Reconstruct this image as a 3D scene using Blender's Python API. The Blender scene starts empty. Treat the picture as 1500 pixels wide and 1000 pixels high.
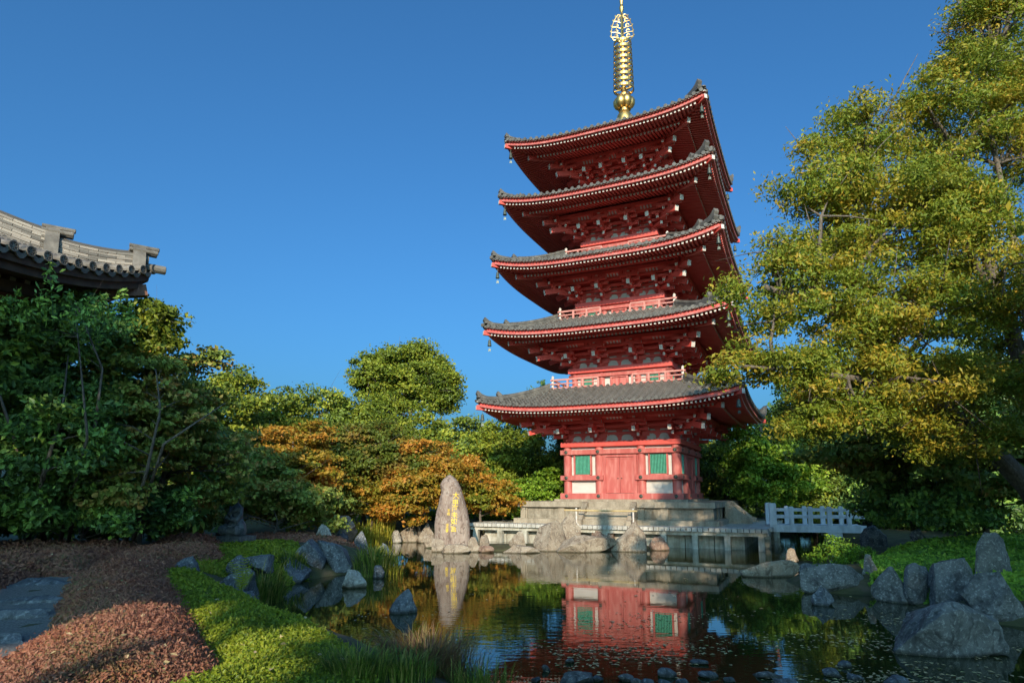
import bpy, bmesh, math, random
import numpy as np
from mathutils import Vector, Matrix, noise

D = bpy.data
SC = bpy.context.scene
COL = SC.collection
R = math.radians

# ------------------------------------------------------------------ camera, sky, sun, exposure
F, TILT, SHY, CH = 941.8, 0.149, 81.36, 2.95      # focal length in px of the 1500 px frame, pitch, shift, eye height
cam = D.cameras.new('camera')
cam.sensor_width = 36.0
cam.lens = F / 1500 * 36
cam.shift_y = SHY / 1500
cam.clip_start, cam.clip_end = 0.1, 3000
co = D.objects.new('camera', cam)
COL.objects.link(co)
co.location = (0, 0, CH)
co.rotation_euler = (math.pi / 2 + TILT, 0, 0)
SC.camera = co

SUN_EL, SUN_AZ = 20.0, 3.3                          # the sun stands low behind the photographer
W = D.worlds.new('World')
SC.world = W
W.use_nodes = True
nt = W.node_tree
sky = nt.nodes.new('ShaderNodeTexSky')
sky.sky_type = 'NISHITA'
sky.sun_disc = False
sky.sun_elevation = R(SUN_EL)
sky.sun_rotation = R(180 + SUN_AZ)
sky.altitude = 0
sky.air_density = 1.0
sky.dust_density = 5.0
sky.ozone_density = 6.0
bgn = nt.nodes['Background']
bgn.inputs[1].default_value = 0.133
tn = nt.nodes.new('ShaderNodeMix')                  # deep clear autumn blue
tn.data_type = 'RGBA'
tn.blend_type = 'MULTIPLY'
tn.inputs[0].default_value = 1
tn.inputs[7].default_value = (.33, .63, .73, 1)
nt.links.new(sky.outputs[0], tn.inputs[6])
nt.links.new(tn.outputs[2], bgn.inputs[0])

sl = D.lights.new('sun', 'SUN')
sl.energy = 2.5
sl.angle = R(0.53)
sl.color = (1.0, 0.84, 0.62)
so = D.objects.new('sun', sl)
COL.objects.link(so)
SUND = Vector((math.sin(R(SUN_AZ)) * math.cos(R(SUN_EL)), math.cos(R(SUN_AZ)) * math.cos(R(SUN_EL)), -math.sin(R(SUN_EL))))
so.rotation_euler = SUND.to_track_quat('-Z', 'Y').to_euler()
so.location = (0, -40, 40)

SC.view_settings.view_transform = 'Standard'
SC.view_settings.look = 'None'
SC.view_settings.gamma = 1
SC.view_settings.exposure = 1.12
SC.render.engine = 'CYCLES'
SC.cycles.use_denoising = True
SC.cycles.max_bounces = 6
SC.cycles.transparent_max_bounces = 8

# ------------------------------------------------------------------ helpers
WZ = 0.1                                            # water level
_c, _s = math.cos(TILT), math.sin(TILT)


def ray(px, py):
    a, b = (px - 750) / F, -(py - 500 - SHY) / F
    return Vector((a, _c - b * _s, _s + b * _c))


def atz(px, py, z):
    """point at height z that lies in this direction from the eye"""
    r = ray(px, py)
    return Vector((0, 0, CH)) + r * ((z - CH) / r.z)


def aty(px, py, y):
    r = ray(px, py)
    return Vector((0, 0, CH)) + r * (y / r.y)


def link(o, parent=None):
    COL.objects.link(o)
    if parent is not None:
        o.parent = parent
    return o


def tag(o, label=None, cat=None, group=None, kind=None):
    if label: o['label'] = label
    if cat: o['category'] = cat
    if group: o['group'] = group
    if kind: o['kind'] = kind
    return o


def empty(name, loc, rz=0.0):
    o = D.objects.new(name, None)
    o.empty_display_size = 0.3
    o.location = loc
    o.rotation_euler = (0, 0, rz)
    return link(o)


class MB:
    """collects shapes and links them as one mesh object"""

    def __init__(self):
        self.V, self.Fc, self.n, self.M, self.attr = [], [], 0, None, []

    def add(self, V, faces, m=0, tint=None):
        V = np.asarray(V, float).reshape(-1, 3)
        if self.M is not None:
            A = np.array(self.M)
            V = V @ A[:3, :3].T + A[:3, 3]
        self.V.append(V)
        by = {}
        if isinstance(faces, np.ndarray):
            by[faces.shape[1]] = faces
        else:
            for f in faces:
                by.setdefault(len(f), []).append(f)
        for k, fs in by.items():
            fs = np.asarray(fs, np.int64) + self.n
            mm = np.full(len(fs), m) if np.isscalar(m) else np.asarray(m)
            tt = np.zeros(len(fs)) if tint is None else np.broadcast_to(tint, len(fs))
            self.Fc.append((fs, mm, tt))
        self.n += len(V)

    def box(self, c, s, m=0, endm=None, rz=0.0):
        x, y, z = s[0] / 2, s[1] / 2, s[2] / 2
        V = np.array([(-x, -y, -z), (x, -y, -z), (x, y, -z), (-x, y, -z), (-x, -y, z), (x, -y, z), (x, y, z), (-x, y, z)])
        if rz:
            a, b = math.cos(rz), math.sin(rz)
            V = V @ np.array([[a, b, 0], [-b, a, 0], [0, 0, 1]])
        V = V + np.array(c)
        self.add(V, np.array([(0, 3, 2, 1), (4, 5, 6, 7), (0, 1, 5, 4), (1, 2, 6, 5), (2, 3, 7, 6), (3, 0, 4, 7)]), m)

    def bx(self, x0, x1, y0, y1, z0, z1, m=0):
        self.box(((x0 + x1) / 2, (y0 + y1) / 2, (z0 + z1) / 2), (x1 - x0, y1 - y0, z1 - z0), m)

    def beam(self, p, q, w, h, m=0, em=None, em0=None):
        """square timber from p to q; em/em0 = material of the end face at q / p"""
        p, q = np.array(p, float), np.array(q, float)
        d = q - p
        d /= np.linalg.norm(d)
        s = np.cross(d, (0, 0, 1.0))
        s = s / np.linalg.norm(s) if np.linalg.norm(s) > 1e-6 else np.array([1.0, 0, 0])
        u = np.cross(s, d)
        V = [a + s * i * w / 2 + u * j * h / 2 for a in (p, q) for i, j in ((-1, -1), (1, -1), (1, 1), (-1, 1))]
        ms = [m if em0 is None else em0, m if em is None else em, m, m, m, m]
        self.add(V, np.array([(0, 1, 2, 3), (7, 6, 5, 4), (4, 5, 1, 0), (5, 6, 2, 1), (6, 7, 3, 2), (7, 4, 0, 3)]), ms)

    def tube(self, pts, rad, seg=8, m=0, cap=True):
        pts = [Vector(p) for p in pts]
        n = len(pts)
        if np.isscalar(rad): rad = [rad] * n
        V, Fs = [], []
        ref = None
        for i, p in enumerate(pts):
            d = (pts[min(i + 1, n - 1)] - pts[max(i - 1, 0)]).normalized()
            if ref is None:
                ref = d.orthogonal().normalized()
            ref = (ref - d * ref.dot(d)).normalized()
            b = d.cross(ref)
            for k in range(seg):
                a = 2 * math.pi * k / seg
                V.append(p + (ref * math.cos(a) + b * math.sin(a)) * rad[i])
        for i in range(n - 1):
            for k in range(seg):
                k2 = (k + 1) % seg
                Fs.append((i * seg + k, i * seg + k2, (i + 1) * seg + k2, (i + 1) * seg + k))
        if cap:
            Fs.append(tuple(range(seg))[::-1])
            Fs.append(tuple(range((n - 1) * seg, n * seg)))
        self.add([tuple(v) for v in V], Fs, m)

    def lathe(self, prof, c=(0, 0, 0), seg=16, m=0, sx=1, sy=1, cap=True):
        V, Fs = [], []
        for r, z in prof:
            for k in range(seg):
                a = 2 * math.pi * k / seg
                V.append((c[0] + r * math.cos(a) * sx, c[1] + r * math.sin(a) * sy, c[2] + z))
        for i in range(len(prof) - 1):
            for k in range(seg):
                k2 = (k + 1) % seg
                Fs.append((i * seg + k, i * seg + k2, (i + 1) * seg + k2, (i + 1) * seg + k))
        if cap:
            Fs.append(tuple(range(seg))[::-1])
            Fs.append(tuple(range((len(prof) - 1) * seg, len(prof) * seg)))
        self.add(V, Fs, m)

    def prism(self, poly, o, ax, ay, th, m=0):
        """polygon (u,v) in the plane o + u*ax + v*ay, given thickness th along ax x ay"""
        o, ax, ay = Vector(o), Vector(ax), Vector(ay)
        nrm = ax.cross(ay).normalized() * th
        n = len(poly)
        V = [tuple(o + ax * u + ay * v) for u, v in poly] + [tuple(o + ax * u + ay * v + nrm) for u, v in poly]
        Fs = [tuple(range(n))[::-1], tuple(range(n, 2 * n))] + [(i, (i + 1) % n, n + (i + 1) % n, n + i) for i in range(n)]
        self.add(V, Fs, m)

    def sweep(self, pts, prof, m=0):
        """profile (side, up) swept along pts, kept upright"""
        pts = [Vector(p) for p in pts]
        n, k = len(pts), len(prof)
        V, Fs = [], []
        for i, p in enumerate(pts):
            d = pts[min(i + 1, n - 1)] - pts[max(i - 1, 0)]
            s = Vector((d.y, -d.x, 0)).normalized()
            for a, b in prof:
                V.append(tuple(p + s * a + Vector((0, 0, b))))
        for i in range(n - 1):
            for j in range(k):
                j2 = (j + 1) % k
                Fs.append((i * k + j, i * k + j2, (i + 1) * k + j2, (i + 1) * k + j))
        Fs.append(tuple(range(k))[::-1])
        Fs.append(tuple(range((n - 1) * k, n * k)))
        self.add(V, Fs, m)

    def leaves(self, P, N, L, Wd, rng, m=0, tint=None):
        """one diamond leaf per point, facing N"""
        P = np.asarray(P); n = len(P)
        if n == 0: return
        N = N / (np.linalg.norm(N, axis=1, keepdims=True) + 1e-9)
        t = np.cross(N, rng.normal(size=(n, 3)))
        t /= np.linalg.norm(t, axis=1, keepdims=True) + 1e-9
        b = np.cross(N, t)
        s = rng.uniform(0.5, 1.4, (n, 1))
        L = L * s / 2; Wd = Wd * s / 2
        V = np.stack([P - t * L, P + b * Wd + N * Wd * .3, P + t * L, P - b * Wd + N * Wd * .3], 1).reshape(-1, 3)
        self.add(V, np.arange(n * 4).reshape(-1, 4), m, tint)

    def build(self, name, mats, parent=None, smooth=False, tinted=False, sharp=None):
        me = D.meshes.new(name)
        V = np.concatenate(self.V) if self.V else np.zeros((0, 3))
        me.vertices.add(len(V))
        me.vertices.foreach_set('co', V.astype(np.float32).ravel())
        loops = np.concatenate([f.ravel() for f, _, _ in self.Fc])
        sizes = np.concatenate([np.full(len(f), f.shape[1]) for f, _, _ in self.Fc])
        mi = np.concatenate([m for _, m, _ in self.Fc])
        me.loops.add(len(loops))
        me.loops.foreach_set('vertex_index', loops.astype(np.int32))
        me.polygons.add(len(sizes))
        st = np.zeros(len(sizes), np.int32)
        st[1:] = np.cumsum(sizes)[:-1]
        me.polygons.foreach_set('loop_start', st)
        me.polygons.foreach_set('material_index', mi.astype(np.int32))
        me.polygons.foreach_set('use_smooth', np.full(len(sizes), smooth))
        if tinted:
            a = me.attributes.new('tint', 'FLOAT', 'FACE')
            a.data.foreach_set('value', np.concatenate([t for _, _, t in self.Fc]).astype(np.float32))
        me.update(calc_edges=True)
        if sharp: me.set_sharp_from_angle(angle=R(sharp))
        if not isinstance(mats, (list, tuple)): mats = [mats]
        for x in mats: me.materials.append(x)
        o = D.objects.new(name, me)
        return link(o, parent)


def rotz(a):
    return Matrix.Rotation(a, 4, 'Z')


# ------------------------------------------------------------------ materials
def mat(name):
    m = D.materials.new(name)
    m.use_nodes = True
    return m, m.node_tree.nodes, m.node_tree.links, m.node_tree.nodes['Principled BSDF']


def coords(N, Lk, scale=(1, 1, 1), kind='Object'):
    tc = N.new('ShaderNodeTexCoord')
    mp = N.new('ShaderNodeMapping')
    mp.inputs['Scale'].default_value = scale
    Lk.new(tc.outputs[kind], mp.inputs[0])
    return mp.outputs[0]


def noise_n(N, Lk, vec, scale, detail=4, rough=.55):
    t = N.new('ShaderNodeTexNoise')
    t.inputs['Scale'].default_value = scale
    t.inputs['Detail'].default_value = detail
    t.inputs['Roughness'].default_value = rough
    Lk.new(vec, t.inputs['Vector'])
    return t.outputs['Fac']


def ramp(N, Lk, fac, stops):
    r = N.new('ShaderNodeValToRGB')
    e = r.color_ramp.elements
    while len(e) < len(stops): e.new(0.5)
    for x, (p, c) in zip(e, stops):
        x.position = p
        x.color = (*c, 1) if len(c) == 3 else c
    Lk.new(fac, r.inputs[0])
    return r.outputs[0]


def bump(N, Lk, h, bs, strength=.4, dist=.02):
    b = N.new('ShaderNodeBump')
    b.inputs['Strength'].default_value = strength
    b.inputs['Distance'].default_value = dist
    Lk.new(h, b.inputs['Height'])
    Lk.new(b.outputs[0], bs.inputs['Normal'])


def surf(name, c0, c1, scale=3.0, rough=.7, bs=.2, bd=.01, stretch=(1, 1, 1), metal=0, spec=.4, mid=None, detail=6, streak=0):
    """two-tone weathered surface"""
    m, N, L, P = mat(name)
    v = coords(N, L, stretch)
    f = noise_n(N, L, v, scale, detail)
    st = [(.32, c0), (.68, c1)] if mid is None else [(.3, c0), (.5, mid), (.7, c1)]
    col = ramp(N, L, f, st)
    if streak:                                          # rain streaks and damp stains
        k1 = noise_n(N, L, coords(N, L, (1.6, 1.6, .35)), 1.5, 6, .65)
        mx = N.new('ShaderNodeMix'); mx.data_type = 'RGBA'; mx.blend_type = 'MULTIPLY'
        L.new(ramp(N, L, k1, [(.42, (0, 0, 0)), (.66, (streak, streak, streak))]), mx.inputs[0])
        L.new(col, mx.inputs[6])
        mx.inputs[7].default_value = (.42, .4, .36, 1)
        col = mx.outputs[2]
    L.new(col, P.inputs['Base Color'])
    P.inputs['Roughness'].default_value = rough
    P.inputs['Metallic'].default_value = metal
    P.inputs['Specular IOR Level'].default_value = spec
    if bs:
        bump(N, L, noise_n(N, L, v, scale * 6, 4), P, bs, bd)
    return m


def leaf_mat(name, cols, trans=.3, rough=.5, patch=None, pscale=.35):
    """foliage: colour differs from leaf to leaf and twig to twig (tint attribute)"""
    m, N, L, P = mat(name)
    at = N.new('ShaderNodeAttribute')
    at.attribute_name = 'tint'
    st = [(i / (len(cols) - 1), c) for i, c in enumerate(cols)]
    c = ramp(N, L, at.outputs['Fac'], st)
    if patch:
        f = noise_n(N, L, coords(N, L), pscale, 3)
        mk = ramp(N, L, f, [(.37, (0, 0, 0)), (.51, (1, 1, 1))])
        mx = N.new('ShaderNodeMix')
        mx.data_type = 'RGBA'
        L.new(mk, mx.inputs[0])
        L.new(c, mx.inputs[6])
        st2 = [(i / (len(patch) - 1), k) for i, k in enumerate(patch)]
        L.new(ramp(N, L, at.outputs['Fac'], st2), mx.inputs[7])
        c = mx.outputs[2]
    L.new(c, P.inputs['Base Color'])
    P.inputs['Roughness'].default_value = rough
    P.inputs['Specular IOR Level'].default_value = .35
    tr = N.new('ShaderNodeBsdfTranslucent')
    L.new(c, tr.inputs[0])
    ms = N.new('ShaderNodeMixShader')
    ms.inputs[0].default_value = trans
    L.new(P.outputs[0], ms.inputs[1])
    L.new(tr.outputs[0], ms.inputs[2])
    L.new(ms.outputs[0], N['Material Output'].inputs[0])
    return m


M = {}
M['red'] = surf('red_lacquer', (.6, .075, .06), (.69, .11, .09), 1.2, .5, .12, .004)
M['redpale'] = surf('pale_red_paint', (.42, .085, .075), (.55, .2, .175), 2.2, .6, .15, .004, (2.2, 2.2, .5), mid=(.47, .115, .1))  # paler, less saturated red for walls, columns, doors and lower eave boards
M['rail'] = surf('pale_pink_railing_paint', (.48, .17, .145), (.6, .27, .235), 3, .65, .12, .003)
M['white'] = surf('white_plaster', (.5, .475, .44), (.57, .55, .515), 2, .85, .1, .003)
M['offwhite'] = surf('weathered_white_paint', (.56, .5, .45), (.68, .64, .6), 6, .7, .1, .003)
M['green'] = surf('green_slat_paint', (.07, .32, .22), (.12, .42, .31), 5, .5, .1, .003)
M['greend'] = surf('dark_green_backing', (.012, .09, .055), (.02, .13, .08), 5, .6, .1, .003)
M['tile'] = surf('grey_roof_tile', (.07, .065, .058), (.17, .155, .135), 2.5, .5, .3, .01, mid=(.11, .1, .09))
M['halltile'] = surf('warm_hall_tile', (.11, .095, .08), (.26, .23, .195), 3, .5, .3, .01, mid=(.17, .15, .125))  # lighter and warmer than the pagoda tile
M['bronze'] = surf('dark_bronze', (.05, .06, .055), (.14, .16, .13), 8, .5, .2, .004, metal=.6)
M['gold'] = surf('gilded_bronze', (.62, .4, .12), (.78, .55, .22), 3, .42, .05, .004, metal=1)
M['granite'] = surf('pale_granite', (.3, .25, .19), (.42, .36, .28), 14, .8, .25, .006, detail=8, mid=(.36, .305, .235), streak=.65)
M['granite2'] = surf('plinth_granite', (.25, .215, .165), (.36, .315, .25), 9, .8, .25, .006, detail=8, streak=.9)
M['concrete'] = surf('white_concrete', (.46, .44, .4), (.6, .58, .54), 3, .8, .2, .005, detail=8, streak=.5)
M['conc_stain'] = surf('stained_concrete', (.42, .4, .33), (.6, .58, .52), 1.6, .8, .25, .006, (1, 1, 2.2), detail=8, streak=.9)
M['bridge'] = surf('white_bridge_paint', (.64, .65, .66), (.76, .77, .78), 4, .6, .1, .003, streak=.5)
M['bamboo'] = surf('dry_bamboo', (.5, .36, .16), (.62, .48, .24), 6, .6, .1, .003)
M['darkwood'] = surf('dark_old_timber', (.06, .032, .022), (.13, .075, .05), 3, .7, .25, .006, (6, 1, 1))
M['brownwood'] = surf('brown_beam_timber', (.16, .075, .05), (.26, .13, .09), 4, .7, .2, .005, (6, 1, 1))
M['statue'] = surf('black_bronze_patina', (.06, .068, .075), (.17, .185, .195), 9, .5, .3, .01, metal=0)
M['goldpaint'] = surf('gold_leaf_lettering', (.75, .5, .04), (.85, .62, .08), 12, .45, .1, .002)
M['barkl'] = surf('pale_grey_bark', (.13, .11, .09), (.27, .23, .19), 6, .9, .7, .02, (3, 3, .6))
M['bark'] = surf('grey_brown_bark', (.09, .07, .055), (.2, .165, .135), 6, .9, .7, .02, (3, 3, .6))
M['barkd'] = surf('dark_bark', (.045, .032, .024), (.11, .085, .065), 6, .9, .7, .02, (3, 3, .6))
M['dirt'] = surf('bank_soil', (.06, .045, .03), (.13, .1, .065), 2, .95, .5, .03, mid=(.07, .075, .03))
M['gravel'] = surf('grey_gravel', (.13, .125, .12), (.3, .29, .275), 38, .9, .8, .02, detail=3)


def rock_mat(name, c0, c1, c2, lichen, ck=.3, st=1):
    m, N, L, P = mat(name)
    v = coords(N, L, (1, 1, st))
    a = noise_n(N, L, v, 2.2, 8, .62)
    base = ramp(N, L, a, [(.3, c0), (.5, c1), (.7, c2)])
    fine = noise_n(N, L, v, 16, 6, .7)
    mk = ramp(N, L, fine, [(.52, (0, 0, 0)), (.64, (1, 1, 1))])
    mx = N.new('ShaderNodeMix'); mx.data_type = 'RGBA'
    L.new(mk, mx.inputs[0]); L.new(base, mx.inputs[6])
    mx.inputs[7].default_value = (*lichen, 1)
    vo = N.new('ShaderNodeTexNoise')
    vo.inputs['Scale'].default_value = 5
    vo.inputs['Detail'].default_value = 8
    vo.inputs['Distortion'].default_value = 1.2
    L.new(coords(N, L, (1, 1, .7)), vo.inputs['Vector'])
    mk2 = ramp(N, L, vo.outputs['Fac'], [(.3, (1, 1, 1)), (.48, (0, 0, 0))])
    mx2 = N.new('ShaderNodeMix'); mx2.data_type = 'RGBA'
    L.new(mk2, mx2.inputs[0]); L.new(mx.outputs[2], mx2.inputs[6])
    mx2.inputs[7].default_value = tuple(x * .7 for x in c0) + (1,)
    vor = N.new('ShaderNodeTexVoronoi'); vor.feature = 'DISTANCE_TO_EDGE'; vor.inputs['Scale'].default_value = .8
    ds = N.new('ShaderNodeTexNoise'); ds.inputs['Scale'].default_value = 2.5; ds.inputs['Detail'].default_value = 5
    L.new(v, ds.inputs['Vector'])
    va = N.new('ShaderNodeMix'); va.data_type = 'VECTOR'; va.inputs[0].default_value = .55
    L.new(v, va.inputs[4]); L.new(ds.outputs['Color'], va.inputs[5])
    L.new(va.outputs[1], vor.inputs['Vector'])
    crack = ramp(N, L, vor.outputs['Distance'], [(.0, (0, 0, 0)), (.035, (1, 1, 1))])
    mx3 = N.new('ShaderNodeMix'); mx3.data_type = 'RGBA'; mx3.blend_type = 'MULTIPLY'; mx3.inputs[0].default_value = ck
    L.new(mx2.outputs[2], mx3.inputs[6]); L.new(crack, mx3.inputs[7])
    geo = N.new('ShaderNodeNewGeometry'); sp_ = N.new('ShaderNodeSeparateXYZ')
    L.new(geo.outputs['Position'], sp_.inputs[0])
    wv = N.new('ShaderNodeMath'); wv.operation = 'MULTIPLY_ADD'; wv.inputs[1].default_value = -.12
    L.new(a, wv.inputs[0]); L.new(sp_.outputs['Z'], wv.inputs[2])
    wet = ramp(N, L, wv.outputs[0], [(.06, (1, 1, 1)), (.12, (0, 0, 0))])       # wet rim at the waterline
    mx4 = N.new('ShaderNodeMix'); mx4.data_type = 'RGBA'; mx4.blend_type = 'MULTIPLY'
    L.new(wet, mx4.inputs[0]); L.new(mx3.outputs[2], mx4.inputs[6]); mx4.inputs[7].default_value = (.36, .36, .3, 1)
    L.new(mx4.outputs[2], P.inputs['Base Color'])
    P.inputs['Roughness'].default_value = .85
    ad = N.new('ShaderNodeMath'); ad.operation = 'ADD'
    L.new(vo.outputs['Fac'], ad.inputs[0]); L.new(fine, ad.inputs[1])
    ad2 = N.new('ShaderNodeMath'); ad2.operation = 'ADD'; L.new(ad.outputs[0], ad2.inputs[0]); cs = N.new('ShaderNodeMath'); cs.operation = 'MULTIPLY'; cs.inputs[1].default_value = ck; L.new(crack, cs.inputs[0]); L.new(cs.outputs[0], ad2.inputs[1]); ad = ad2
    bump(N, L, ad.outputs[0], P, .9, .05)
    return m


M['rock_tan'] = rock_mat('tan_weathered_rock', (.2, .15, .11), (.31, .25, .19), (.4, .34, .27), (.46, .42, .35), .14)
M['rock_brown'] = rock_mat('reddish_rock', (.2, .12, .085), (.3, .19, .14), (.38, .27, .2), (.42, .35, .28), .14)
M['rock_grey'] = rock_mat('grey_lichen_rock', (.085, .085, .082), (.15, .15, .145), (.23, .225, .215), (.38, .37, .35))
M['rock_blue'] = rock_mat('blue_grey_rock', (.075, .083, .095), (.125, .137, .155), (.2, .215, .235), (.34, .35, .37))
M['rock_pale'] = rock_mat('pale_rock', (.26, .23, .2), (.38, .35, .31), (.5, .46, .41), (.56, .53, .48))
M['stele'] = rock_mat('purple_brown_monolith', (.18, .125, .1), (.3, .225, .19), (.42, .34, .29), (.42, .37, .32), 0.0, .28)

LF = {}
LF['ever'] = leaf_mat('evergreen_leaf', [(0.0889, 0.129, 0.0218), (0.172, 0.239, 0.0327), (0.295, 0.353, 0.0435), (0.494, 0.481, 0.0543)], .22)
LF['ever2'] = leaf_mat('yellowish_evergreen_leaf', [(0.0839, 0.12, 0.0137), (0.167, 0.221, 0.0203), (0.265, 0.301, 0.0307), (0.383, 0.38, 0.0427)], .25)
LF['dark'] = leaf_mat('dark_glossy_leaf', [(0.0739, 0.134, 0.0382), (0.136, 0.246, 0.0608), (0.216, 0.382, 0.0759), (0.367, 0.536, 0.0759)], .2, .42)
LF['dull'] = leaf_mat('dull_olive_maple_leaf', [(0.172, 0.23, 0.0489), (0.259, 0.343, 0.0586), (0.343, 0.343, 0.0734), (0.575, 0.317, 0.0879)], .25)
LF['maple_o'] = leaf_mat('orange_maple_leaf', [(0.27, 0.124, 0.035), (0.36, 0.196, 0.04), (0.324, 0.227, 0.04), (0.198, 0.206, 0.035)], .35, patch=[(0.09, 0.124, 0.018), (0.135, 0.175, 0.022), (0.18, 0.206, 0.028), (0.288, 0.206, 0.035)], pscale=.5)
LF['maple_g'] = leaf_mat('turning_maple_leaf', [(0.126, 0.163, 0.0186), (0.225, 0.251, 0.026), (0.379, 0.329, 0.0372), (0.553, 0.285, 0.0372)], .35, patch=[(0.301, 0.219, 0.028), (0.553, 0.285, 0.0372), (0.6, 0.242, 0.0372), (0.252, 0.242, 0.028)], pscale=.4)
LF['zelk'] = leaf_mat('zelkova_leaf', [(0.151, 0.186, 0.0189), (0.27, 0.274, 0.0263), (0.46, 0.351, 0.0339), (0.577, 0.395, 0.0472)], .38, patch=[(0.161, 0.219, 0.0225), (0.243, 0.307, 0.0299), (0.352, 0.329, 0.0339), (0.577, 0.374, 0.0472)], pscale=.5)
LF['lime'] = leaf_mat('bright_green_leaf', [(0.1, 0.19, 0.0161), (0.179, 0.304, 0.0244), (0.26, 0.4, 0.0323), (0.36, 0.476, 0.0485)], .3)
LF['az_red'] = leaf_mat('rust_red_azalea_leaf', [(0.198, 0.0634, 0.04), (0.322, 0.113, 0.065), (0.416, 0.174, 0.1), (0.208, 0.153, 0.05)], .25, patch=[(0.177, 0.0716, 0.05), (0.281, 0.118, 0.08), (0.374, 0.174, 0.115), (0.177, 0.133, 0.06)], pscale=.9)
LF['az_green'] = leaf_mat('green_azalea_leaf', [(0.0843, 0.131, 0.00999), (0.168, 0.235, 0.015), (0.254, 0.309, 0.02), (0.338, 0.352, 0.0374)], .3)
LF['cover'] = leaf_mat('ground_cover_leaf', [(0.0803, 0.17, 0.0248), (0.161, 0.317, 0.033), (0.267, 0.462, 0.0413), (0.402, 0.559, 0.062)], .3)
LF['grass'] = leaf_mat('grass_blade', [(0.0535, 0.0981, 0.0151), (0.107, 0.178, 0.0212), (0.197, 0.25, 0.038), (0.321, 0.268, 0.0757)], .3)
LF['grassdry'] = leaf_mat('dry_grass_blade', [(0.147, 0.0738, 0.0449), (0.233, 0.126, 0.0716), (0.317, 0.211, 0.0895), (0.211, 0.211, 0.0537)], .3)
LF['grassgold'] = leaf_mat('yellow_grass_blade', [(0.194, 0.233, 0.0249), (0.331, 0.331, 0.033), (0.487, 0.427, 0.0496), (0.583, 0.487, 0.0991)], .35)  # bright yellow grass blades
LF['litter'] = leaf_mat('floating_leaf', [(0.312, 0.254, 0.133), (0.488, 0.39, 0.199), (0.585, 0.429, 0.249), (0.234, 0.273, 0.0995)], .1)

# ------------------------------------------------------------------ the pagoda
PX, PY, YAW = 8.21, 43.366, 0.437
PM = Matrix.Translation((PX, PY, 0)) @ rotz(-YAW)


def ploc(x, y, z):
    return PM @ Vector((x, y, z))


EE = [7.91, 7.60, 7.23, 6.88, 6.59]          # half width of each roof
ZE = [8.05, 12.80, 17.25, 21.72, 25.75]      # underside of the tile edge at mid span
UP = [0.62, 0.66, 0.78, 0.68, 0.7]           # lift of the corners
WB = [3.72, 3.30, 2.89, 2.54, 2.2]           # half width of each wall
Z0 = [2.62, 9.65, 14.3, 18.55, 22.9]
ZT = [6.20, 11.05, 15.57, 19.95, 24.10]
TT = [4.35, 3.92, 3.52, 3.2, 0.5]
ZR = [9.58, 14.28, 18.82, 22.98, 28.8]
TIERS = ['lowest', 'second', 'third', 'fourth', 'topmost']

pagoda = tag(empty('pagoda', (PX, PY, 0), -YAW), 'tall red five storey pagoda with grey tiled roofs and golden spire', 'pagoda')


def lift(s, t, i):
    v = min(max(t / (EE[i] - TT[i]), 0), 1)
    return UP[i] * min(abs(s) / EE[i], 1.02) ** 3.4 * (1 - v) ** 1.4


def roof_z(s, t, i):
    v = t / (EE[i] - TT[i])
    a = .66 if i < 4 else .55
    return ZE[i] + (ZR[i] - ZE[i]) * (a * v + (1 - a) * v * v) + lift(s, t, i)


def zfly(s, t, i): return ZE[i] - .40 + .15 * t + lift(s, t, i)
def zji(s, t, i): return ZE[i] - .40 + .15 * 1.5 - .2 + .27 * (t - 1.5) + lift(s, t, i)


TP = .42
PROF = [(-.5, 0), (-.3, .0), (-.235, .06), (-.13, .115), (0, .135), (.13, .115), (.235, .06), (.3, .0)]


def tile_sheet(mb, i):
    E, T = EE[i], TT[i]
    n = int(E / TP)
    S = [(k * TP + a * TP, h) for k in range(-n, n + 1) for a, h in PROF]
    S = [(s, h) for s, h in S if abs(s) <= E]
    S = [(-E, 0)] + S + [(E, 0)]
    ts, hs = [], []
    t = 0.0
    while t < E - T - .05:
        t2 = min(t + .36, E - T)
        ts += [t, t2 - .01]; hs += [.035, 0.0]
        t = t2
    V = np.zeros((len(S), len(ts), 3))
    for a, (s, h) in enumerate(S):
        tm = E - abs(s)
        for b, (tb, hb) in enumerate(zip(ts, hs)):
            q = min(tb, tm)
            V[a, b] = (s, -(E - q), roof_z(s, q, i) + .03 + h + hb)
    na, nb = len(S), len(ts)
    ix = np.arange(na * nb).reshape(na, nb)
    Q = np.stack([ix[:-1, :-1], ix[1:, :-1], ix[1:, 1:], ix[:-1, 1:]], -1).reshape(-1, 4)
    mb.add(V.reshape(-1, 3), Q)
    for k in range(-n, n + 1):                          # round end tiles and the lip of the flat tiles between
        s = k * TP
        z = roof_z(s, 0, i) + .075
        P = [(s + .118 * math.cos(a), -E - .05, z + .118 * math.sin(a)) for a in np.linspace(0, 2 * math.pi, 11)[:-1]]
        P2 = [(x, -E + .12, zz) for x, _, zz in P]
        mb.add(P + P2, [tuple(range(10))] + [(j, (j + 1) % 10, 10 + (j + 1) % 10, 10 + j) for j in range(10)])
        s2 = s + TP / 2
        if abs(s2) < E - .1:
            z2 = roof_z(s2, 0, i)
            mb.add([(s2 - .15, -E - .03, z2 + .06), (s2, -E - .03, z2 - .07), (s2 + .15, -E - .03, z2 + .06),
                    (s2 - .15, -E + .1, z2 + .06), (s2, -E + .1, z2 - .07), (s2 + .15, -E + .1, z2 + .06)],
                   [(0, 1, 2), (0, 3, 4, 1), (1, 4, 5, 2)])


def strip(mb, i, t, z0, z1, th, m, zf=None, n=30):
    """board running along the eave at distance t from its edge"""
    E = EE[i] - t
    pts = [(s, -E, ZE[i] + lift(s, t, i)) for s in np.linspace(-E, E, n)]
    mb.sweep(pts, [(-th / 2, z0), (th / 2, z0), (th / 2, z1), (-th / 2, z1)], m)


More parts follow.
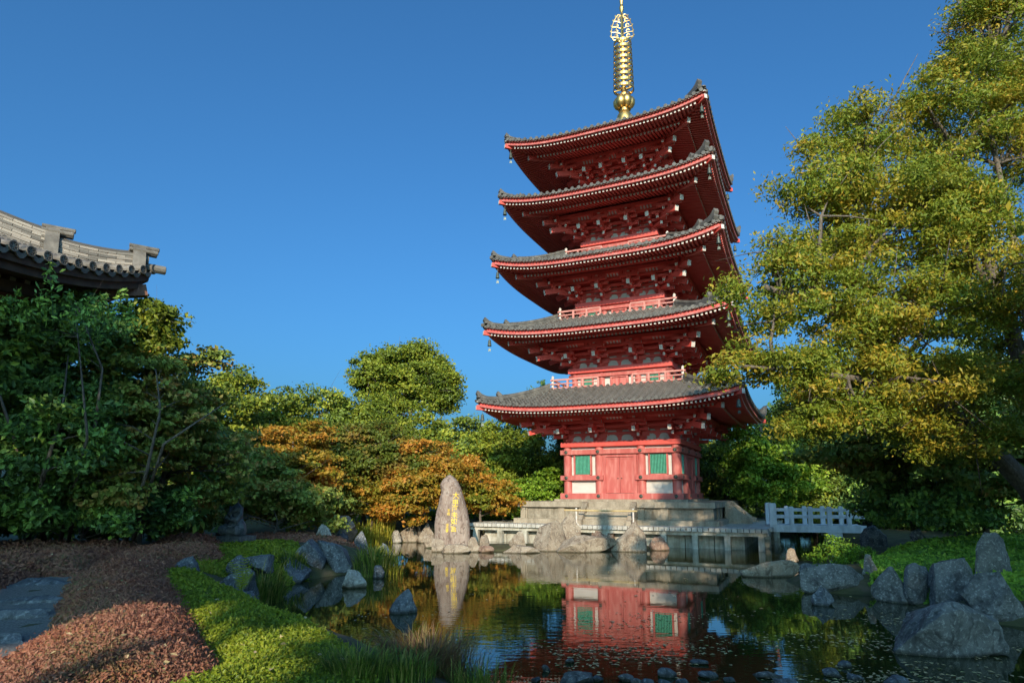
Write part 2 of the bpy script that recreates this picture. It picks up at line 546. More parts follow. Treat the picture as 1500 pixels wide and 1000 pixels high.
def horn(parent, i, pos, h, name='ridge_end_ornament'):
    """upswept ornament tile closing a hip ridge; pos = distance from centre along both axes, one mesh per corner"""
    out = []
    for k in range(4):
        mb = MB()
        mb.M = rotz(k * math.pi / 2)
        z = roof_z(pos, EE[i] - pos, i) + .1
        o = (-pos, -pos, z)
        dx = Vector((-1, -1, 0)).normalized()
        sd = Vector((1, -1, 0)).normalized()
        poly = [(-1.1, 0), (.12, 0), (.2, h * .25), (.16, h * .45), (.24, h * .7), (.16, h * 1.0), (.04, h * .86), (-.12, h * .66), (-.4, h * .5), (-1.1, h * .4)]
        mb.prism(poly, Vector(o) - sd * .14, dx, (0, 0, 1), .28)
        mb.lathe([(0.02, -.03), (.17, -.03), (.17, .03), (.02, .03)], (-pos - .09, -pos - .09, z + h * .3), 10)
        out.append(mb.build(name, M['tile'], parent))
    return out


def hip_ridges(parent, i):
    E, T = EE[i], TT[i]
    mid = E - (E - T) * .36
    for k in range(4):
        mb = MB()
        mb.M = rotz(k * math.pi / 2)
        for a, b, hh in ((mid, max(T, .6), .34), (E - .22, mid - .4, .26)):
            pts = [(-q, -q, roof_z(q, E - q, i)) for q in np.linspace(a, b, 10)]
            mb.sweep(pts, [(-.15, 0), (.15, 0), (.15, hh - .06), (.19, hh - .05), (.17, hh + .03), (.08, hh + .12), (-.08, hh + .12), (-.17, hh + .03), (-.19, hh - .05), (-.15, hh - .06)])
            for zz in (.1, .19):
                mb.sweep([(p[0], p[1], p[2] + zz) for p in pts], [(-.165, 0), (.165, 0), (.165, .03), (-.165, .03)])
        mb.build('hip_ridge', M['tile'], parent)
    horn(parent, i, mid + .05, .62)
    horn(parent, i, E - .28, .62)


def eaves(i):
    E, w = EE[i], WB[i]
    # rafters, boards and eave beams: one mesh, their ends painted white
    mb = MB()
    for k in range(4):
        mb.M = rotz(k * math.pi / 2)
        n = int((E - .35) / .235)
        for j in range(-n, n + 1):
            s = j * .235
            ti = min(1.75, E - abs(s) - .12)
            if ti > .4:
                mb.beam((s, -(E - ti), zfly(s, ti, i)), (s, -(E - .24), zfly(s, .24, i)), .11, .12, 0, 1)
            tj = min(E - w, E - abs(s) - .1)
            if tj > 1.6:
                mb.beam((s, -(E - tj), zji(s, tj, i)), (s, -(E - 1.4), zji(s, 1.4, i)), .115, .13, 0, 1)
    o = mb.build('rafter_rows', [M['red'], M['offwhite']], roofs[i])
    mb = MB()
    for k in range(4):
        mb.M = rotz(k * math.pi / 2)
        for zf, t0, t1, dz in ((zfly, .12, 1.7, .075), (zji, 1.5, E - w + .1, .08)):
            S = np.linspace(-1, 1, 41); V = []
            tt = np.linspace(t0, t1, 8)
            for a in S:
                for t in tt:
                    s = a * (E - t)
                    V.append((s, -(E - t), zf(s, t, i) + dz))
            ix = np.arange(41 * 8).reshape(41, 8)
            mb.add(V, np.stack([ix[:-1, :-1], ix[:-1, 1:], ix[1:, 1:], ix[1:, :-1]], -1).reshape(-1, 4))
        strip(mb, i, .13, -.3, -.19, .12, 2)
        strip(mb, i, .26, -.188, -.03, .14, 0)
        strip(mb, i, 1.5, -.335, -.17, .13, 0)
        strip(mb, i, .1, -.027, .02, .09, 1)
    mb.build('eave_boards', [M['red'], M['offwhite'], M['redpale']], roofs[i])
    for k in range(4):                                   # hip rafters under the corners
        mb = MB()
        mb.M = rotz(k * math.pi / 2)
        a, b = E - .05, E - 2.2
        mb.beam((-b, -b, zfly(b, E - b, i) + .1), (-a, -a, zfly(a, .0, i) - .03), .2, .26, 0, 1)
        a, b = E - 1.25, w - .1
        mb.beam((-b, -b, zji(b, E - b, i) - .05), (-a, -a, zji(a, 1.3, i) - .1), .22, .3, 0, 1)
        mb.build('hip_rafter', [M['red'], M['offwhite']], roofs[i])


def bracket_mesh(i):
    """one bracket cluster over a column, outward = -Y, origin on the wall top"""
    mb = MB()
    k = WB[i] / 3.72 * .35 + .65
    mb.lathe([(.2, 0), (.22, .02), (.3, .14), (.3, .26)], (0, 0, 0), 4)
    for o, h in ((.5, .34), (1.0, .64)):
        mb.beam((0, .2, h), (0, -o - .16, h), .16, .2, 0, 1)
        mb.box((0, -o, h + .2), (.24, .24, .18))
    for o, h, ln in ((.02, .36, 1.15), (.5, .66, 1.2), (1.0, .96, 1.25), (1.5, 1.12, 1.3)):
        ln *= k
        mb.beam((0, -o, h), (ln / 2, -o, h), .15, .17, 0, 1)
        mb.beam((0, -o, h), (-ln / 2, -o, h), .15, .17, 0, 1)
        for x in (-.42 * ln, 0, .42 * ln):
            mb.box((x, -o, h + .165), (.23, .23, .16))
            mb.box((x, -o - .118, h + .2), (.15, .006, .07), 1) if x == 0 else None
    mb.beam((0, .3, 1.3), (0, -1.78, .6), .22, .29, 0, 1)
    mb.box((0, -1.5, .92), (.26, .26, .2))
    return mb


def corner_mesh(i):
    mb = MB()
    mb.lathe([(.2, 0), (.22, .02), (.3, .14), (.3, .26)], (0, 0, 0), 4)
    for o, h in ((.5, .34), (1.0, .64)):
        mb.beam((.2, .2, h), (-o - .2, -o - .2, h), .18, .2, 0, 1)
        mb.beam((.3, -o, h + .3), (-o - .5, -o, h + .3), .15, .17, 0, 1)
        mb.beam((-o, .3, h + .3), (-o, -o - .5, h + .3), .15, .17, 0, 1)
        for p in ((-o, -o), (-o - .38, -o), (-o, -o - .38), (.1, -o), (-o, .1)):
            mb.box((p[0], p[1], h + .47), (.23, .23, .16))
    for ax in ((1, 0), (0, 1)):                          # arms square to both walls
        mb.beam((0, 0, .36), (-ax[0] * .95, -ax[1] * .95, .36), .15, .18, 0, 1)
        mb.beam((0, 0, .64), (-ax[0] * 1.2, -ax[1] * 1.2, .64), .15, .18, 0, 1)
        mb.beam((ax[0] * .3, ax[1] * .3, 1.28), (-ax[0] * 1.78, -ax[1] * 1.78, .6), .22, .29, 0, 1)
        mb.beam((-1.5 + ax[0] * .9, -1.5 + ax[1] * .9, 1.12), (-1.5 - ax[0] * .62, -1.5 - ax[1] * .62, 1.12), .15, .17, 0, 1)
    mb.beam((.3, .3, 1.3), (-1.92, -1.92, .55), .25, .32, 0, 1)
    mb.beam((.3, .3, 1.75), (-2.3, -2.3, 1.02), .25, .32, 0, 1)
    mb.box((-1.5, -1.5, .98), (.3, .3, .22), 0, rz=.785)
    mb.box((-1.9, -1.9, 1.36), (.22, .22, .36), 0)
    return mb


def brackets(i):
    w, zt = WB[i], ZT[i]
    cx = [-w + .27, -w * .36, w * .36, w - .27]
    base = bracket_mesh(i).build('bracket_cluster', [M['red'], M['offwhite']], walls[i])
    corn = corner_mesh(i).build('corner_bracket', [M['red'], M['offwhite']], walls[i])
    first = True
    for k in range(4):
        a = k * math.pi / 2
        for j in (1, 2):
            o = base if first else link(base.copy(), walls[i])
            first = False
            o.location = rotz(a) @ Vector((cx[j], -w + .25, zt))
            o.rotation_euler = (0, 0, a)
        o = corn if k == 0 else link(corn.copy(), walls[i])
        o.location = rotz(a) @ Vector((-w + .25, -w + .25, zt))
        o.rotation_euler = (0, 0, a)
    # beams running through the clusters and the board wall behind them
    mb = MB()
    for k in range(4):
        mb.M = rotz(k * math.pi / 2)
        q = w - .25
        for o, z, h in ((.03, .50, .12), (.03, .80, .12), (.03, 1.1, .12), (.5, .90, .16), (1.0, 1.2, .16)):
            L = q + o + .02
            mb.bx(-L + .001 * k, L, -(q + o) - .08, -(q + o) + .08, zt + z - h / 2, zt + z + h / 2)
        L = q + 1.5 + .3
        mb.bx(-L, L, -(q + 1.5) - .1, -(q + 1.5) + .1, zt + 1.37, zt + 1.6)
        mb.bx(-q, q, -q + .02, -q + .14, zt, zt + 2.3)
        mb.add([(-q - 1, -q - 1, zt + 1.3), (q + 1, -q - 1, zt + 1.3), (q, -q, zt + 1.24), (-q, -q, zt + 1.24)], [(0, 1, 2, 3)])
        mb.add([(-q - 1.5, -q - 1.5, zt + 1.58), (q + 1.5, -q - 1.5, zt + 1.58), (q + 1, -q - 1, zt + 1.25), (-q - 1, -q - 1, zt + 1.25)], [(0, 1, 2, 3)])
    mb.build('bracket_beams', M['red'], walls[i])
    mb = MB()
    for k in range(4):
        mb.M = rotz(k * math.pi / 2)
        q = w - .25
        for a, b in ((cx[0], cx[1]), (cx[1], cx[2]), (cx[2], cx[3])):
            bw = b - a
            for f in (.32, .68):                        # plaster arches in pairs between the columns
                x = a + bw * f
                r = bw * .13
                arch = [(x - r, zt + .06), (x + r, zt + .06), (x + r, zt + .24), (x + r * .75, zt + .36), (x + r * .35, zt + .41), (x - r * .35, zt + .41), (x - r * .75, zt + .36), (x - r, zt + .24)]
                if k < 2:
                    ab = MB(); ab.M = mb.M
                    ab.prism(arch, (0, -q + .012, 0), (1, 0, 0), (0, 0, 1), .03)
                    ab.build('plaster_arch', M['white'], walls[i])
                for zz in (.59, .89):
                    mb.prism([(x - r * .9, zt + zz), (x + r * .9, zt + zz), (x + r * .7, zt + zz + .1), (x - r * .7, zt + zz + .1)], (0, -q + .012, 0), (1, 0, 0), (0, 0, 1), .03)
            nt_ = 6 if bw > 2.2 else 5
            for j in range(nt_):                        # row of small white pointed slats
                x = a + bw * (.2 + .6 * j / (nt_ - 1))
                mb.prism([(x - .1, zt + .01), (x + .07, zt + .01), (x + .11, zt + .17)], (0, -q - .1, 0), (1, 0, 0), (0, 0, 1), .03)
            nr = 5 if bw > 2 else 4
            for j in range(nr):                         # white gaps of the ribbed cove
                x = (a + b) / 2 + (j - (nr - 1) / 2) * .21 + ((a + b) / 2) * .33
                y0, y1 = -q - 1.04, -q - 1.4
                mb.add([(x - .05, y0, zt + 1.27), (x + .05, y0, zt + 1.27), (x + .05, y1, zt + 1.505), (x - .05, y1, zt + 1.505)], [(0, 1, 2, 3)])
    tag(mb.build('plaster_trim', M['white'], walls[i]), kind='stuff')


roofs, walls = [], []
for i in range(5):
    mb = MB()
    for k in range(4):
        mb.M = rotz(k * math.pi / 2)
        tile_sheet(mb, i)
    roofs.append(mb.build('roof', M['tile'], pagoda))
    # wall core
    mb = MB()
    q = WB[i] - .25
    mb.bx(-q, q, -q, q, Z0[i], ZT[i] - .02)
    walls.append(mb.build('wall', M['white'], pagoda))
    hip_ridges(roofs[i], i)
    eaves(i)
    brackets(i)

    w, z0, zt = WB[i], Z0[i], ZT[i]
    rd = M['redpale']
    cx = [-w + .27, -w * .36, w * .36, w - .27]
    rc = .27 if i == 0 else .2
    cols = set()
    mbc = MB()
    mbc.lathe([(rc, 0), (rc, zt - z0 - .3)], (0, 0, 0), 18)
    col0 = mbc.build('column', [rd], pagoda, smooth=False)
    first = True
    for k in range(4):
        for j in range(3):
            c_ = col0 if first else link(col0.copy(), pagoda)
            first = False
            c_.location = rotz(k * math.pi / 2) @ Vector((cx[j], cx[0], z0))
    mb = MB()
    for k in range(4):
        mb.M = rotz(k * math.pi / 2)
        e = .0015 * (k % 2)
        if i == 0:
            bands = [(2.62 + e, 2.98, -3.86, 3.86), (5.41 + e, 5.71, -3.84, 3.84), (3.79 + e, 4.09, -3.84, -1.02), (3.79 + e, 4.09, 1.02, 3.84)]
            for a, b, x0, x1 in bands:
                mb.bx(x0, x1, -3.84 + e, -3.5, a, b)
                for x in cx:
                    if x0 < x < x1:
                        P = [(x + .12 * math.cos(t), -3.85, (a + b) / 2 + .12 * math.sin(t)) for t in np.linspace(0, 2 * math.pi, 13)[:-1]]
                        P2 = [(x + .05 * math.cos(t), -3.9, (a + b) / 2 + .05 * math.sin(t)) for t in np.linspace(0, 2 * math.pi, 13)[:-1]]
                        mb.add(P + P2, [tuple(range(12, 24))] + [(j, (j + 1) % 12, 12 + (j + 1) % 12, 12 + j) for j in range(12)], 1)
        else:
            mb.bx(-w - .06, w + .06, -w - .06 + e, -w + .3, zt - .62 + e, zt - .42)
            mb.bx(-w - .06, w + .06, -w - .06 + e, -w + .3, z0 + .0 + e, z0 + .14)
    mb.build('tie_beam', [rd, M['bronze']], pagoda)
    mb = MB()
    for k in range(4):
        mb.M = rotz(k * math.pi / 2)
        e = .0015 * (k % 2)
        mb.bx(-w - .08, w + .08, -w - .1 + e, -w + .4, zt - .3 + e, zt - .001 - e)
    mb.build('head_beam', M['red'], pagoda)
    # doors and windows on each side
    kx = w / 3.72
    for k in range(4):
        RM = rotz(k * math.pi / 2)
        y = -w + .14
        d0, d1 = (2.98, 5.41) if i == 0 else (z0 + .14, zt - .62)
        dw = 1.05 * kx if i == 0 else .62 * kx
        mb = MB(); mb.M = RM
        fr = .17 if i == 0 else .08
        mb.bx(-dw - .03, -dw + fr, y - .1, y + .12, d0, d1 - .02)
        mb.bx(dw - fr, dw + .03, y - .1, y + .12, d0, d1 - .02)
        mb.bx(-dw + fr, dw - fr, y - .1, y + .12, d1 - fr - .02, d1 - .02)
        if i == 0:
            mb.bx(-dw - .2, -dw - .05, y - .05, y + .1, d0, d1)
            mb.bx(dw + .05, dw + .2, y - .05, y + .1, d0, d1)
        door = mb.build('door', rd, pagoda)
        for sgn in (-1, 1):
            mb = MB(); mb.M = RM
            x0, x1 = sorted((sgn * .012, sgn * (dw - fr)))
            z1 = d1 - fr - .02
            mb.bx(x0, x1, y, y + .08, d0 + .02, z1 - .003)
            if i == 0:
                for xa, xb in ((x0 + .0, x0 + .1), (x1 - .1, x1 - .0)):
                    mb.bx(xa, xb, y - .022, y - .001, d0 + .02, z1 - .004)
                for za, zb in ((d0 + .02, d0 + .15), (z1 - .13, z1 - .005)):
                    mb.bx(x0 + .1, x1 - .1, y - .02, y - .001, za, zb)
                mb.bx((x0 + x1) / 2 - .008, (x0 + x1) / 2 + .008, y - .012, y - .001, d0 + .16, z1 - .14)
            leaf = mb.build('door_leaf', rd, door)
            if i == 0:
                mb = MB(); mb.M = RM
                mb.lathe([(.035, -.03), (.045, 0), (.02, .03)], (sgn * .12, y - .05, d0 + .92), 8)
                mb.build('handle', M['bronze'], door)
        for sgn in (-1, 1):
            if i == 0:
                xc, hw, wz0, wz1 = sgn * 2.40, .50, 4.13, 5.39
            else:
                xc, hw, wz0, wz1 = sgn * w * .655, .40 * kx, z0 + .22, zt - .66
            f_ = .09 if i == 0 else .06
            mb = MB(); mb.M = RM
            for xa in (xc - hw - f_, xc + hw):
                mb.bx(xa, xa + f_, y - .09, y + .12, wz0, wz1)
            mb.bx(xc - hw, xc + hw, y - .085, y + .12, wz0 - .04, wz0 + .02)
            mb.bx(xc - hw, xc + hw, y - .085, y + .12, wz1 - .04, wz1 + .02)
            win = mb.build('window', rd, pagoda)
            mb = MB(); mb.M = RM
            ns = 11 if i == 0 else 8
            for j in range(ns):
                x = xc - hw + (j + .5) * 2 * hw / ns
                mb.box((x, y - .02, (wz0 + wz1) / 2), (.92 * hw / ns, .92 * hw / ns, wz1 - wz0 - .07), rz=.785)
            mb.bx(xc - hw, xc + hw, y + .06, y + .1, wz0 + .02, wz1 - .04, 1)
            mb.build('slats', [M['green'], M['greend']], win)
    # balcony of the upper storeys
    if i:
        B = w + .87
        mb = MB()
        for k in range(4):
            mb.M = rotz(k * math.pi / 2)
            e = .002 * (k % 2)
            mb.bx(-B - .15, B + .15, -B - .15 + e, -w, z0 - .22 + e, z0 - .1)
            mb.bx(-B - .1, B + .1, -B - .1 + e, -w, z0 - .1 + e, z0 - .03, 1)
            mb.bx(-B - .04, B + .04, -B - .04 + e, -w, z0 - .5, z0 - .22)
        bal = mb.build('balcony', [rd, M['offwhite']], pagoda)
        for k in range(4):
            e = .003 * (k % 2)
            for x0, x1 in ((-B - .16, -B * .26), (B * .26, B + .16)):
                mb = MB(); mb.M = rotz(k * math.pi / 2)
                for z, h in ((.07, .09), (.34, .07), (.6, .1)):
                    mb.bx(x0, x1, -B - .05, -B + .05, z0 + z - h / 2 + e, z0 + z + h / 2)
                a, b = (x0 + .16, x1) if x0 < 0 else (x0, x1 - .16)
                for f in np.linspace(0, 1, 4):
                    x = a + (b - a) * f
                    cor = (f == 0 and x0 < 0) or (f == 1 and x0 > 0)
                    if not (cor and x0 > 0):
                        mb.bx(x - .06, x + .06, -B - .065, -B + .065, z0 - .02, z0 + (.72 if cor else .55), 1 if cor else 0)
                        if cor:
                            mb.lathe([(.08, 0), (.1, .06), (.06, .13), (.01, .18)], (x, -B, z0 + .72), 8, 1)
                mb.build('railing', [M['rail'], M['offwhite']], bal)

# spire
mb = MB()
mb.bx(-.75, .75, -.75, .75, 27.9, 29.0)
mb.bx(-.8, .8, -.8, .8, 28.95, 29.15)
mb.lathe([(.35, 29.1), (.3, 31.9), (.17, 32.1), (.17, 36.4), (.12, 36.5), (.1, 38.3), (.06, 38.5), (.14, 38.75), (.17, 38.95), (.1, 39.2), (.14, 39.5), (.05, 39.8), (.06, 40.1), (.2, 40.4), (.22, 40.65), (.1, 41.0), (.01, 41.25)], (0, 0, 0), 14)
finial = mb.build('spire', M['gold'], pagoda, smooth=False)
mb = MB()
for k in range(6):
    a = k * math.pi / 3 + .2
    mb.lathe([(.02, -.5), (.22, -.4), (.36, -.14), (.37, .12), (.25, .36), (.03, .5)], (.43 * math.cos(a), .43 * math.sin(a), 31.2), 12)
mb.lathe([(.4, 29.2), (.66, 29.5), (.52, 30.2), (.35, 30.5)], (0, 0, 0), 14)
mb.build('jewel_cluster', M['gold'], finial, smooth=True)
for k in range(9):
    z = 32.3 + k * .455
    r = .76 - k * .012
    mb = MB()
    mb.lathe([(r - .06, z - .1), (r, z - .1), (r, z + .1), (r - .06, z + .1), (r - .06, z - .1)], (0, 0, 0), 28, cap=False)
    for j in range(6):
        a = j * math.pi / 3
        mb.beam((.15 * math.cos(a), .15 * math.sin(a), z), ((r - .03) * math.cos(a), (r - .03) * math.sin(a), z), .05, .08)
    mb.lathe([(.18, z - .08), (.22, z), (.18, z + .08)], (0, 0, 0), 12)
    mb.build('spire_ring', M['gold'], finial)
mb = MB()
for j in range(4):                                      # openwork flame, four leaves
    a = j * math.pi / 2 + .35
    dx, dy = math.cos(a), math.sin(a)
    outl = [(.1, 36.35), (.62, 36.3), (.82, 36.55), (.8, 36.95), (.74, 37.4), (.6, 37.85), (.42, 38.2), (.24, 38.4)]
    mb.tube([(dx * r, dy * r, z) for r, z in outl], .034, 5)
    mb.tube([(dx * r * .55, dy * r * .55, z - .03) for r, z in outl], .028, 5)
    for f, (r, z) in enumerate(outl[1:-1]):
        for sgn in (1, .45):
            mb.tube([(dx * r, dy * r, z), (dx * (r + .07 * sgn), dy * (r + .07 * sgn), z + .1), (dx * (r + .06 * sgn), dy * (r + .06 * sgn), z + .2)], [.03, .026, .01], 4)
        mb.tube([(dx * .1, dy * .1, z - .15), (dx * r * .55, dy * r * .55, z - .02), (dx * r, dy * r, z)], .026, 4)
        c = (dx * r * .55, dy * r * .55, z + .08)
        mb.tube([(c[0] + .13 * dx * math.cos(t), c[1] + .13 * dy * math.cos(t), c[2] + .13 * math.sin(t)) for t in np.linspace(0, 5.2, 9)], .026, 4)
mb.build('flame_ornament', M['gold'], finial)

# wind bells hanging under the roof corners that the eye can see
mbb = MB()
mbb.tube([(0, 0, 0), (0, 0, -.22)], .012, 5)
mbb.lathe([(.03, -.2), (.08, -.24), (.1, -.4), (.12, -.56), (.135, -.62), (.12, -.63), (.02, -.55)], (0, 0, 0), 12)
mbb.prism([(-.07, -.8), (.07, -.8), (.08, -.98), (0, -.93), (-.08, -.98)], (0, -.006, 0), (1, 0, 0), (0, 0, 1), .012)
mbb.tube([(0, 0, -.55), (0, 0, -.82)], .008, 4)
bell0 = None
CN = [('left', -1, -1), ('near right', 1, -1), ('far right', 1, 1)]
for i in range(5):
    for nm, sx, sy in CN:
        q = EE[i] - .35
        b = mbb.build('wind_bell', M['bronze']) if bell0 is None else link(bell0.copy())
        bell0 = bell0 or b
        b.location = ploc(sx * q, sy * q, zfly(q, .35, i) - .12)
        tag(b, 'small bronze bell hanging from the %s corner of the %s pagoda roof' % (nm, TIERS[i]), 'wind bell', 'wind bells under the pagoda roof corners')

# ------------------------------------------------------------------ stone podium, deck and bridge
pod = tag(empty('stone_podium', (PX, PY, 1.2), -YAW), 'grey granite podium with stairs carrying the red pagoda', 'podium')


def pbuild(mb, name, m, parent, dz=1.2):
    o = mb.build(name, m, parent)
    o.location = (0, 0, -dz)
    return o


PH = 5.75
mb = MB()
mb.bx(-PH + .12, PH - .12, -PH + .12, PH - .12, 1.1, 2.2)
pbuild(mb, 'core', M['granite2'], pod)
mb = MB()
for k in range(4):
    mb.M = rotz(k * math.pi / 2)
    e = .002 * (k % 2)
    xs = [-PH + .18, -3.1, -1.75, 1.75, 3.1, PH - .18]
    for x in xs:
        mb = MB(); mb.M = rotz(k * math.pi / 2)
        mb.bx(x - .22, x + .22, -PH + .02 + e, -PH + .3, 1.47, 2.16)
        pbuild(mb, 'pilaster', M['granite'], pod)
mb = MB()
for k in range(4):
    mb.M = rotz(k * math.pi / 2)
    e = .002 * (k % 2)
    for a, b in zip(np.linspace(-PH - .16, PH + .16, 8)[:-1], np.linspace(-PH - .16, PH + .16, 8)[1:]):
        mb.bx(a + .004, b - .004, -PH - .16 + e, -PH + .9, 2.16 + e, 2.49)
mb.bx(-PH + .85, PH - .85, -PH + .85, PH - .85, 2.2, 2.47)
mb.bx(-4.15, 4.15, -4.15, 4.15, 2.47, 2.615)
pbuild(mb, 'cap_slab', M['granite'], pod)
mb = MB()
mb.bx(-PH - .35, PH + .35, -PH - .35, PH + .35, 1.1, 1.47)
pbuild(mb, 'plinth', M['granite'], pod)
for k in range(4):
    mb = MB(); mb.M = rotz(k * math.pi / 2)
    y = -PH - .16
    for j in range(3):
        z1 = 2.16 - j * .32
        mb.bx(-1.28, 1.28, y - .36 * (j + 1), y - .36 * j + .1, 1.19, z1)
    st = pbuild(mb, 'stairs', M['granite'], pod)
    for sgn in (-1, 1):
        mb = MB(); mb.M = rotz(k * math.pi / 2)
        poly = [(0, 1.19), (1.5, 1.19), (1.5, 1.45), (1.25, 1.52), (.18, 2.44), (0, 2.48)]
        mb.prism(poly, (sgn * 1.45 - .15, y, 0), (0, -1, 0), (0, 0, 1), -.3)
        mb.build('stair_cheek', M['granite'], st)

bar = tag(empty('bamboo_barrier', ploc(0, -7.45, 1.2)), 'yellow bamboo bar on two thin stakes across the podium stairs', 'barrier')
bar.rotation_euler = (0, 0, -YAW)
mb = MB(); mb.tube([(-2.25, 0, .82), (0, .02, .8), (2.0, 0, .81)], .045, 7); mb.build('bar', M['bamboo'], bar)
for x in (-1.55, 1.75):
    mb = MB(); mb.tube([(x, .05, 0), (x, .05, .95)], .05, 7); mb.lathe([(.16, 0), (.13, .07)], (x, .05, 0), 8); mb.build('stake', M['offwhite'], bar)

deck = tag(empty('concrete_deck', (PX, PY, 1.2), -YAW), 'white concrete deck on posts in the pond round the podium', 'deck')
DX0, DX1, DY0, DY1 = -8.45, 8.75, -7.75, 8.0
mb = MB()
mb.bx(DX0 + .3, DX1 - .3, DY0 + .3, DY1 - .3, 1.0, 1.185)
mb.bx(DX0 + .14, DX1 - .14, DY0 + .14, DY0 + .5, .8, .995)
mb.bx(DX0 + .14, DX0 + .5, DY0 + .5, DY1, .8, .995)
mb.bx(DX1 - .5, DX1 - .14, DY0 + .5, DY1, .8, .995)
pbuild(mb, 'slab', M['conc_stain'], deck)
mb = MB()
x = DX0
rg = random.Random(4)
while x < DX1 - .3:
    mb.bx(x, x + .245, DY0 - .02 - rg.random() * .03, DY0 + 1.2, 1.0 + .002, 1.2 - rg.random() * .006)
    x += .285
y = DY0 + 1.23
while y < DY1:
    mb.bx(DX0, DX0 + 1.2, y, y + .245, 1.002, 1.2)
    mb.bx(DX1 - 1.2, DX1 + rg.random() * .04, y, y + .245, 1.002, 1.2 - rg.random() * .006)
    y += .285
pbuild(mb, 'planks', M['concrete'], deck)
for x in np.linspace(DX0 + .5, DX1 - .45, 11):
    mb = MB(); mb.bx(x - .15, x + .15, DY0 + .1, DY0 + .4, -.6, .8); pbuild(mb, 'post', M['conc_stain'], deck)
for y in np.linspace(DY0 + 2.2, 4, 4):
    for xx in (DX1 - .3, DX0 + .3):
        mb = MB(); mb.bx(xx - .15, xx + .15, y - .15, y + .15, -.6, .8); pbuild(mb, 'post', M['conc_stain'], deck)
mb = MB()
n = 10
ww = np.linspace(DX0 + .8, DX1 - 1.3, n + 1)
for a, b in zip(ww[:-1], ww[1:]):
    mb.bx(a + .02, b - .02, DY0 + .75, DY0 + 1.05, -.6, .98)
for a, b in zip(np.linspace(DY0 + 1.05, DY1, 9)[:-1], np.linspace(DY0 + 1.05, DY1, 9)[1:]):
    mb.bx(DX1 - 1.6, DX1 - 1.32, a + .02, b - .02, -.6, .98)
    mb.bx(DX0 + 1.02, DX0 + 1.3, a + .02, b - .02, -.6, .98)
pbuild(mb, 'retaining_wall', M['conc_stain'], deck)

bx0, bx1 = Vector((13.95, 35.2, 0)), Vector((18.4, 34.0, 0))
bd = (bx1 - bx0); BL = bd.length
br = tag(empty('white_footbridge', (bx0.x, bx0.y, 0), math.atan2(bd.y, bd.x)), 'white concrete footbridge with post and rail parapets beside the deck', 'footbridge')
mb = MB()
mb.bx(-.1, BL, 0, 1.9, .98, 1.28)
mb.bx(-.1, BL, -.06, .16, .93, 1.3)
mb.bx(-.1, BL, 1.74, 1.96, .93, 1.3)
mb.build('span', M['bridge'], br)
for yy in (.05, 1.85):
    mb = MB()
    for z in (1.66, 2.02):
        mb.bx(0, BL, yy - .05, yy + .05, z, z + .13)
    mb.build('rail', M['bridge'], br)
    for j in range(8):
        x = .1 + j * .93
        if x > BL: break
        hz = 2.42 if j == 0 else 2.24
        ww_ = .17 if j == 0 else .11
        mb = MB()
        mb.bx(x - ww_, x + ww_, yy - ww_ + .01, yy + ww_ - .01, 1.3, hz)
        mb.bx(x - ww_ + .03, x + ww_ - .03, yy - ww_ + .04, yy + ww_ - .04, hz, hz + .03)
        mb.build('post', M['bridge'], br)
mb = MB()
mb.bx(2.75, 3.45, -.02, 1.9, .68, .93)
mb.bx(2.9, 3.3, .1, 1.8, -.6, .68)
mb.build('pier', M['bridge'], br)
fn = tag(empty('white_railing', ploc(8.3, 2.0, 1.2), -YAW), 'short white post and rail fence behind the podium stairs', 'railing')
mb = MB()
for z in (.45, .8): mb.bx(-.05, .05, 0, 4, z, z + .1)
mb.build('rail', M['bridge'], fn)
for j in range(4):
    mb = MB(); mb.bx(-.09, .09, j * 1.3 - .09, j * 1.3 + .09, 0, 1.02); mb.build('post', M['bridge'], fn)

# ------------------------------------------------------------------ ground and pond
def pw(px, py, z=WZ):
    v = atz(px, py, z)
    return (v.x, v.y)


def pl2(x, y):
    v = ploc(x, y, 0)
    return (v.x, v.y)


POND = [(10.5, 8.4), (4, 8.6), (.4, 8.3), (-.5, 9.2), (-2.0, 11.2), (-3.6, 12.6), pw(395, 915), pw(368, 902), pw(366, 880), pw(420, 853), pw(500, 840),
        pw(556, 846), pw(578, 838), pw(545, 822), pw(528, 806), pw(540, 797), pw(590, 794), pw(640, 793), pl2(-8.8, -1), pl2(-8.8, 6), pl2(7.3, 9), (26, 52), (21, 42), (18.6, 37), (18.0, 33.0), (16.3, 31.5), (15.0, 29.5), pw(1230, 836), pw(1178, 838), pw(1150, 850),
        pw(1185, 866), pw(1280, 872), pw(1345, 886), pw(1400, 905), pw(1500, 918), (16, 13), (17, 9)]
ISLE = [pw(632, 803), pw(700, 806), pw(800, 806), pw(945, 806), (7.6, 35.0), (3, 36.2), (-4.4, 36.2)]


def sdist(X, Y, poly):
    """signed distance to a polygon, positive outside"""
    P = np.array(poly, float)
    d = np.full(X.shape, 1e9)
    inside = np.zeros(X.shape, bool)
    for a, b in zip(P, np.roll(P, -1, 0)):
        e = b - a
        wx, wy = X - a[0], Y - a[1]
        t = np.clip((wx * e[0] + wy * e[1]) / (e @ e), 0, 1)
        d = np.minimum(d, np.hypot(wx - t * e[0], wy - t * e[1]))
        c = (a[1] > Y) != (b[1] > Y)
        with np.errstate(divide='ignore', invalid='ignore'):
            xi = (b[0] - a[0]) * (Y - a[1]) / (b[1] - a[1] + 1e-12) + a[0]
        inside ^= c & (X < xi)
    return np.where(inside, -d, d)


def wob(X, Y, s=1.0):
    return (np.sin(X * 1.7 * s + 1.3) * np.sin(Y * 1.3 * s + .4) + .5 * np.sin(X * 3.9 * s + Y * 2.7 * s) + .3 * np.sin(X * 8.1 * s - Y * 6.3 * s)) / 1.8


